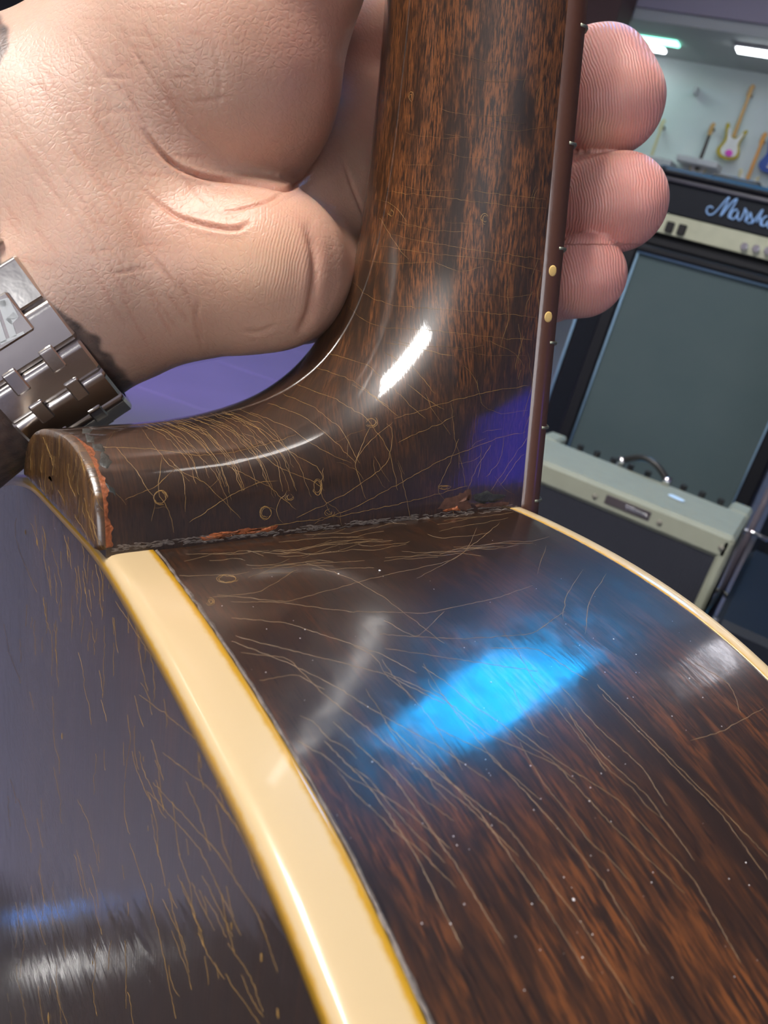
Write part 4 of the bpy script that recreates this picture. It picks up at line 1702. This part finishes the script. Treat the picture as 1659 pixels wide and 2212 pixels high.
HV, HF = surface_nets(sdf, np.array([-190.0, -175, 118]), np.array([92, 100, 250]), 1.8)
for lvl in range(2):
    if lvl == 1:
        # only the part the picture can see gets the finest level; keep the mesh whole by refining everything
        pass
    HV, HF = subdivide(HV, HF)
    g = grad(sdf, HV)
    HV = HV - g * sdf(HV)[:, None]
for _ in range(2):
    pass
HN = grad(sdf, HV)


def hpx(P):
    return CX + F * P[:, 0] / P[:, 2], CY + F * P[:, 1] / P[:, 2]


def seg_dist(x, y, pts, smooth=True):
    pts = np.array(pts, float)
    if smooth and len(pts) > 2:
        t = np.linspace(0, len(pts) - 1, len(pts) * 6)
        q = np.stack([np.interp(t, np.arange(len(pts)), pts[:, i]) for i in (0, 1)], 1)
        for _ in range(6):
            q[1:-1] = (q[:-2] + 2 * q[1:-1] + q[2:]) / 4
        pts = q
    d = np.full(len(x), 1e9)
    tb = np.zeros(len(x))
    sel = (x > pts[:, 0].min() - 60) & (x < pts[:, 0].max() + 60) & (y > pts[:, 1].min() - 60) & (y < pts[:, 1].max() + 60)
    xs, ys = x[sel], y[sel]
    ds = d[sel]
    ts = tb[sel]
    n = len(pts) - 1
    for i in range(n):
        a, b = pts[i], pts[i + 1]
        ab = b - a
        t = np.clip(((xs - a[0]) * ab[0] + (ys - a[1]) * ab[1]) / (ab @ ab + 1e-9), 0, 1)
        dd_ = np.hypot(xs - a[0] - t * ab[0], ys - a[1] - t * ab[1])
        m = dd_ < ds
        ds[m] = dd_[m]
        ts[m] = (i + t[m]) / n
    d[sel] = ds
    tb[sel] = ts
    return d, tb


X_, Y_ = hpx(HV)
front = np.clip(-(HN[:, 2]) * 3, 0, 1)
# creases: (polyline, depth mm, half width px, redness)
CR = [
    ([(305, 275), (335, 320), (380, 362), (440, 385), (520, 392), (575, 400), (622, 412), (660, 385), (690, 345)], 1.0, 4.2, .75),
    ([(250, 150), (280, 215), (320, 290), (370, 360), (450, 440), (480, 470)], .3, 4, .3),
    ([(300, 400), (380, 470), (450, 490), (510, 498), (545, 478)], .6, 4.2, .7),
    ([(622, 412), (570, 440), (500, 458), (470, 462)], .5, 5, .6),
    ([(430, 640), (420, 700), (435, 745)], .5, 6, .2), ([(385, 600), (410, 650), (432, 700), (436, 760)], .45, 6, .2),
    ([(655, 480), (680, 540), (682, 600), (668, 680), (640, 730)], .8, 9, .25), ([(740, 340), (760, 400), (785, 460), (800, 500)], .5, 7, .2),
    ([(150, 60), (190, 120), (260, 200), (300, 240)], .25, 5, .1), ([(260, 60), (300, 130), (400, 280), (470, 330)], .25, 5, .1),
    ([(340, 80), (360, 160), (440, 290)], .2, 4, .1), ([(40, 330), (120, 420), (200, 520), (230, 600)], .3, 6, .15), ([(120, 260), (200, 380), (290, 500), (350, 580), (400, 650)], .4, 6, .2),
    ([(160, 300), (240, 400), (310, 520), (360, 560)], .3, 5, .15), ([(180, 200), (260, 330), (360, 440), (410, 470)], .3, 5, .15),
    ([(20, 240), (100, 340), (180, 440), (260, 560), (300, 640)], .25, 5, .1), 
    ([(460, 75), (480, 180), (470, 230)], .15, 4, .05), ([(600, 700), (560, 720), (520, 716)], .4, 8, .1)]
_rg = np.random.default_rng(3)
for _k in range(46):
    x0, y0 = _rg.uniform(0, 420), _rg.uniform(40, 640)
    a_ = math.radians(_rg.uniform(48, 66)) if _k % 3 else math.radians(_rg.uniform(-15, 12))
    ln = _rg.uniform(50, 170) * (1 if _k % 3 else .6)
    CR.append(([(x0, y0), (x0 + ln * .5 * math.cos(a_) + _rg.normal(0, 4), y0 + ln * .5 * math.sin(a_)), (x0 + ln * math.cos(a_), y0 + ln * math.sin(a_))], _rg.uniform(.05, .10), _rg.uniform(2.6, 3.4), .28))
for _k in range(26):
    x0, y0 = _rg.uniform(150, 480), _rg.uniform(10, 230)
    a_ = math.radians(_rg.uniform(70, 96)) if _k % 2 else math.radians(_rg.uniform(-5, 12))
    ln = _rg.uniform(40, 110)
    CR.append(([(x0, y0), (x0 + ln * .5 * math.cos(a_) + _rg.normal(0, 3), y0 + ln * .5 * math.sin(a_)), (x0 + ln * math.cos(a_), y0 + ln * math.sin(a_))], _rg.uniform(.04, .08), _rg.uniform(2.4, 3.2), .22))
disp = np.zeros(len(HV))
red = np.zeros(len(HV))
for pl_, dep_, hw_, rd_ in CR:
    if .2 <= dep_ < .52:
        dep_, hw_ = dep_ * .62, hw_ * .55
    d_, t_ = seg_dist(X_, Y_, pl_)
    e_ = np.clip(np.minimum(t_, 1 - t_) * 5, 0, 1)
    w_ = np.exp(-(d_ / hw_) ** 2) * e_ * front
    disp -= w_ * dep_
    disp += (.25 if dep_ > .2 else 0) * dep_ * np.exp(-((d_ - 2.3 * hw_) / (1.5 * hw_)) ** 2) * e_ * front
    red = np.maximum(red, rd_ * np.exp(-(d_ / (hw_ * 1.5)) ** 2) * e_)


def vnoise(P, s, seed):
    r = np.random.default_rng(seed)
    o = np.zeros(len(P))
    for k in range(7):
        v = r.normal(0, 1, 3)
        v /= np.linalg.norm(v)
        o += np.sin(P @ v / s * (1 + .35 * r.random()) * 2 + r.random() * 7)
    return o / 7


disp += .22 * vnoise(HV, 9, 1) + .12 * vnoise(HV, 4, 2)
HV2 = HV + HN * disp[:, None]


def sm(v, a, b):
    t = np.clip((v - a) / (b - a), 0, 1)
    return t * t * (3 - 2 * t)


def blob(cx, cy, rx, ry):
    return np.exp(-(((X_ - cx) / rx) ** 2 + ((Y_ - cy) / ry) ** 2))


base = np.array([.70, .46, .34])
col = np.tile(base, (len(HV), 1))


def tint(w, c):
    global col
    col = col * (1 - w[:, None]) + np.array(c) * w[:, None]


tint(.55 * sm(X_, 420, 120), (.70, .54, .44))                       # paler towards the wrist
tint(.5 * blob(560, 560, 130, 110), (.80, .50, .30))                # warm hypothenar
tint(.45 * blob(700, 90, 130, 260), (.60, .25, .20))                 # flushed thumb side
tint(.35 * blob(480, 470, 130, 60), (.66, .30, .20))
tint(.25 * blob(300, 470, 90, 90) + .2 * blob(160, 200, 90, 140), (.50, .30, .22))
tint(.72 * sm(X_, 1080, 1230), (.97, .46, .42))                      # pink fingertips
tint(.6 * blob(1300, 290, 70, 45) * sm(X_, 1150, 1230), (.92, .64, .46))
tint(.35 * blob(1380, 160, 60, 60) * sm(X_, 1150, 1230), (.84, .52, .42))
tint(.35 * blob(1290, 390, 60, 35) * sm(X_, 1150, 1230), (.85, .50, .42))
tint(.30 * blob(1240, 670, 60, 35) * sm(X_, 1150, 1230), (.80, .52, .40))
nz = vnoise(HV, 3.0, 5) * .5 + vnoise(HV, 1.6, 6) * .35
col *= (1 + .06 * nz)[:, None]
col[:, 1:] *= (1 - .05 * vnoise(HV, 6, 9))[:, None]
tint(np.clip(red, 0, 1) * .7, (.52, .15, .08))
tint(.30 * blob(290, 500, 70, 50) + .22 * blob(530, 80, 110, 60) + .2 * blob(200, 330, 60, 60) + .2 * blob(440, 700, 40, 40), (.40, .20, .13))  # brown mottling, with the shadow on the palm put into the colour
tint(.28 * blob(720, 560, 60, 150) + .22 * blob(330, 790, 150, 60), (.45, .22, .17))  # shade beside the neck and along the lower edge, put into the colour
col *= np.array([.88, .82, .80])
# tattoo ink round the wrist
ac = -.81 * X_ + .59 * Y_
nc = .59 * X_ + .81 * Y_
bound = np.interp(nc, [-100, 60, 90, 140, 480, 560, 647, 718, 840, 900], [20, 25, 42, 130, 345, 310, 282, 262, 256, 266]) + 9 * vnoise(HV, 1.6, 12)
ink = sm(ac, bound - 7, bound + 7)
ink *= .80 + .16 * vnoise(HV, 1.1, 14)
tint(np.clip(ink, 0, .93), (.022, .026, .032))
# ridge coordinate for the print lines
ridge = np.zeros(len(HV))
ridge_m = np.zeros(len(HV))
for (cx_, cy_, x0, ylo, yhi) in ((1175, 235, 1245, 40, 333), (1165, 455, 1225, 333, 545), (1105, 640, 1200, 528, 720)):
    m_ = (Y_ > ylo) & (Y_ <= yhi) & (X_ > 1130)
    r_ = np.hypot((X_ - cx_), (Y_ - cy_) * .62)
    ridge[m_] = r_[m_]
    ridge_m[m_] = 1
m_ = (X_ > 560) & (X_ < 680) & (Y_ > 480) & (Y_ < 640)
m2 = X_ < 1100
ridge[m2] = X_[m2] * .9 + 18 * np.sin(Y_[m2] / 90)
ridge_m[m2] = (blob(620, 560, 70, 90) * .5)[m2]

m_skin, nt, b = mat('skin')
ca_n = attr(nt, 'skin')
oc = objc(nt)
v1 = N(nt, 'ShaderNodeTexVoronoi', feature='DISTANCE_TO_EDGE')
mp = N(nt, 'ShaderNodeMapping')
lk(nt, oc, mp.inputs[0])
mp.inputs[2].default_value = (.3, .5, .6)
mp.inputs[3].default_value = (1, .55, .8)
nd = N(nt, 'ShaderNodeTexNoise')
lk(nt, oc, nd.inputs['Vector'])
nd.inputs['Scale'].default_value = 300
nd.inputs['Detail'].default_value = 2
vm = N(nt, 'ShaderNodeVectorMath', operation='SCALE')
lk(nt, nd.outputs[1], vm.inputs[0])
vm.inputs[3].default_value = .0012
va = N(nt, 'ShaderNodeVectorMath', operation='ADD')
lk(nt, mp.outputs[0], va.inputs[0])
lk(nt, vm.outputs[0], va.inputs[1])
lk(nt, va.outputs[0], v1.inputs['Vector'])
v1.inputs['Scale'].default_value = 620
v2 = N(nt, 'ShaderNodeTexVoronoi', feature='DISTANCE_TO_EDGE')
lk(nt, va.outputs[0], v2.inputs['Vector'])
v2.inputs['Scale'].default_value = 1100
cell = maprange(nt, v1.outputs[0], 0, .16)
cell2 = maprange(nt, v2.outputs[0], 0, .25)
hh = math_n(nt, 'ADD', math_n(nt, 'MULTIPLY', cell, .16), math_n(nt, 'MULTIPLY', cell2, .26))
rd = attr(nt, 'ridge').outputs['Fac']
rm = attr(nt, 'ridge_m').outputs['Fac']
rn = math_n(nt, 'ADD', rd, math_n(nt, 'MULTIPLY', noise(nt, oc, 160, 2), 16))
rs = math_n(nt, 'SINE', math_n(nt, 'MULTIPLY', rn, 2 * math.pi / 6.2))
hr = math_n(nt, 'MULTIPLY', rs, .55)
hmix = N(nt, 'ShaderNodeMix', data_type='FLOAT')
lk(nt, rm, hmix.inputs[0])
lk(nt, hh, hmix.inputs[2])
lk(nt, hr, hmix.inputs[3])
nb = bump(nt, hmix.outputs[0], .00010)
nb = bump(nt, noise(nt, oc, 900, 3, .6), .00004, normal=nb)
lk(nt, nb, b.inputs['Normal'])
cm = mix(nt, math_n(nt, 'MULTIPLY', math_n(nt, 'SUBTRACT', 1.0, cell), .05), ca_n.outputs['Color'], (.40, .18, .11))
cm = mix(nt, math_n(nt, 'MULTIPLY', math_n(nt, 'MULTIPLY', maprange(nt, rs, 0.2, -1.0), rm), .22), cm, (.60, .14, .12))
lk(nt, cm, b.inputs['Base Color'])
b.inputs['Roughness'].default_value = .42
b.inputs['Specular IOR Level'].default_value = .42
b.inputs['Subsurface Weight'].default_value = .35
b.inputs['Subsurface Radius'].default_value = (1.0, .35, .2)
b.inputs['Subsurface Scale'].default_value = .0022
hand_c = cw(P3(300, 450, 185))
HW_ = cw(HV2) - hand_c
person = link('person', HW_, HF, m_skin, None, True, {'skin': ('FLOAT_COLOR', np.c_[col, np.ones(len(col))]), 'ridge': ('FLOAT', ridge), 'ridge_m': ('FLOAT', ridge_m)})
person.location = hand_c.tolist()
tag(person, 'pale bare hand and tattooed wrist gripping the guitar neck, fingertips showing at right', 'person')

# ------------------------------------------------------------------ steel bracelet watch
NXP = NX
NX = NX + .085 * AX
NX /= np.linalg.norm(NX)
AX = AX - (AX @ NX) * NX
AX /= np.linalg.norm(AX)
SA, SB = 40.6, 25.2


def wr(theta, out, a):
    """point on the bracelet: theta 0 = facing the camera, + towards the lower silhouette"""
    s_, c_ = math.sin(theta), math.cos(theta)
    p = WC + NX * SA * s_ + ZX * SB * c_
    n_ = NX * s_ / SA + ZX * c_ / SB
    n_ = n_ / np.linalg.norm(n_)
    return p + n_ * out + AX * a


def wframe(theta):
    s_, c_ = math.sin(theta), math.cos(theta)
    t_ = NX * SA * c_ - ZX * SB * s_
    t_ /= np.linalg.norm(t_)
    n_ = NX * s_ / SA + ZX * c_ / SB
    n_ /= np.linalg.norm(n_)
    return np.stack([AX, t_, n_], 1), WC + NX * SA * s_ + ZX * SB * c_


# the bracelet's hand-side edge sits at picture coordinate a=300 there; width 21 mm
def a_at(px, py, z):
    return (P3(px, py, z) - WC) @ AX


A0 = a_at(97, 638, 152) - .3
BW = 21.0
watch = empty('wristwatch')
watch.location = cw(WC).tolist()
tag(watch, 'polished steel bracelet watch with folding clasp on the tattooed wrist', 'watch')
m_steel, nt, b = mat('brushed_steel')
oc = objc(nt)
b.inputs['Metallic'].default_value = 1
b.inputs['Base Color'].default_value = (.78, .73, .67, 1)
b.inputs['Roughness'].default_value = .22
lk(nt, bump(nt, noise(nt, oc, 250, 3, .6), .00004), b.inputs['Normal'])
m_polish = simple('polished_steel', (.85, .84, .83), .10, metal=1)
m_etch = simple('matt_etched_steel', (.85, .86, .82), .5, metal=1)


def wlocal(v):
    return cw(v) - cw(WC)


def rounded_bar(theta, ln, a0, a1, out0, out1, rb, name, m, parent, bev=.6):
    """bar lying across the bracelet; rounded leading edge"""
    R_, p_ = wframe(theta)
    prof = []
    h0, h1 = -ln / 2, ln / 2
    prof += [(h0, out0), (h1, out0), (h1, out1 - rb * .5), (h1 - rb * .5, out1)]
    for k in range(7):
        a_ = math.pi / 2 + k / 6 * math.pi / 2
        prof.append((h0 + rb + rb * math.cos(a_), out1 - rb + rb * math.sin(a_)))
    n_ = len(prof)
    vs = []
    for (aa, sc_) in ((a0, 1), (a0 + bev, 0), (a1 - bev, 0), (a1, 1)):
        for (t_, o_) in prof:
            tt_ = t_
            oo = o_
            if sc_:
                oo = out0 + (o_ - out0) * (1 - bev / (out1 - out0)) if o_ > out0 else o_
                tt_ = t_ * (1 - .35 * bev / ln)
            vs.append(p_ + R_ @ np.array([aa, tt_, oo]))
    f = [tuple(x) for x in grid_faces(4, n_, False, True)] + [tuple(range(n_))[::-1], tuple(range(3 * n_, 4 * n_))]
    q = MB()
    q.add(wlocal(np.array(vs)), f)
    o = q.build(name, m, parent, True)
    md = o.modifiers.new('edge', 'EDGE_SPLIT')
    md.split_angle = math.radians(28)
    return o


# rows of links; theta of each row from its picture position along the hand-side edge
def theta_for(px, py):
    best = min((abs(((lambda c: CY + F * c[1] / c[2])(wr(t_, 2.0, A0))) - py), t_) for t_ in np.linspace(-1.5, 1.9, 1500))
    return best[1]


edges = [theta_for(97, 638), theta_for(164, 727), theta_for(204, 791), theta_for(236, 844), theta_for(252, 882)]
edges += [edges[-1] + .22, edges[-1] + .44, edges[-1] + .66, edges[-1] + .88, edges[-1] + 1.1, edges[-1] + 1.32]


def arclen(t0, t1):
    tt_ = np.linspace(t0, t1, 20)
    pp_ = np.array([wr(t_, 2.2, 0) for t_ in tt_])
    return np.linalg.norm(np.diff(pp_, axis=0), axis=1).sum()


for i in range(1, len(edges) - 1):
    t0_, t1_ = edges[i], edges[i + 1]
    ln = arclen(t0_, t1_)
    tc = (t0_ + t1_) / 2
    rounded_bar(tc, ln - .25, A0, A0 + BW, .6, 3.2, 1.7, 'bracelet_link', m_steel, watch)
    for aa in (A0 + 5.0, A0 + 13.2):
        rounded_bar(t0_ + .02, min(5.2, ln * .95), aa, aa + 3.0, .9, 3.75, .8, 'connecting_stud', m_steel, watch, .3)
# clasp: first wide link, cover plate and monogram plate
t0_, t1_ = edges[0], edges[1]
ln = arclen(t0_, t1_)
rounded_bar((t0_ + t1_) / 2, ln - .2, A0, A0 + BW, .6, 3.2, 1.9, 'clasp_link', m_steel, watch)
tu = theta_for(20, 548)
ln = arclen(tu, t0_)
rounded_bar((tu + t0_) / 2, ln - .1, A0 + .2, A0 + BW, .4, 3.0, .9, 'clasp_cover', m_steel, watch)
rounded_bar(tu - .17, 7.0, A0 + .6, A0 + BW, .4, 2.2, 1.2, 'clasp_link', m_steel, watch)
rounded_bar(tu - .42, 7.0, A0 + .6, A0 + BW, .6, 3.0, 1.1, 'bracelet_link', m_steel, watch)
rounded_bar(tu - .68, 7.0, A0 + .6, A0 + BW, .6, 3.0, 1.1, 'bracelet_link', m_steel, watch)
tp = (theta_for(64, 595) + theta_for(115, 660)) / 2
rounded_bar(tp, 8.2, A0 - 2.6, A0 + .1, .5, 1.7, .5, 'clasp_button', m_polish, watch, .35)
# monogram plate, raised, with cut letter forms
R_, p_ = wframe((t0_ + t1_) / 2 - .10)


def plate_pt(px, py):
    """picture point on the plate's face -> local (a, t)"""
    o_ = 4.0
    pl0 = p_ + R_[:, 2] * o_
    r_ = P3(px, py, 1.0)
    s_ = (pl0 @ R_[:, 2]) / (r_ @ R_[:, 2])
    L_ = R_.T @ (r_ * s_ - p_)
    return L_[0], L_[1]


k1, k2, k3 = plate_pt(75, 712), plate_pt(13, 628), plate_pt(0, 757)
pa0 = min(k1[0], k2[0]) * .5 + max(k1[0], k2[0]) * .5
tlo, thi = k2[1], k1[1]
v = []
q = MB()
q.box((pa0, tlo, 1.0), (pa0 + 12.5, thi, 4.0), .35)
q.v = [tuple(x) for x in wlocal(np.array([p_ + R_ @ np.array(x) for x in q.v]))]
q.build('monogram_plate', m_steel, watch)


def letter_bar(pts, wd, name='letter_stroke'):
    q = MB()
    loc = [plate_pt(*p) for p in pts]
    for (a_, t_), (a2, t2) in zip(loc, loc[1:]):
        d_ = np.array([a2 - a_, t2 - t_])
        L_ = np.linalg.norm(d_)
        d_ = d_ / L_
        n_ = np.array([-d_[1], d_[0]]) * wd / 2
        e_ = d_ * wd * .35
        base_ = [np.array([a_, t_]) - e_ + n_, np.array([a_, t_]) - e_ - n_, np.array([a2, t2]) + e_ - n_, np.array([a2, t2]) + e_ + n_]
        vs = [(x[0], x[1], 3.9) for x in base_] + [(x[0], x[1], 4.22) for x in base_]
        q.add([p_ + R_ @ np.array(x) for x in vs], [(0, 1, 2, 3), (4, 7, 6, 5), (0, 4, 5, 1), (1, 5, 6, 2), (2, 6, 7, 3), (3, 7, 4, 0)])
    q.v = [tuple(x) for x in wlocal(np.array(q.v))]
    q.build(name, m_etch, watch)


letter_bar([(4, 655), (27, 722)], 1.3)
letter_bar([(-16, 668), (6, 735)], 1.3)
letter_bar([(4, 655), (14, 652), (31, 683), (22, 692)], 1.3)
letter_bar([(3, 741), (50, 719)], .5)
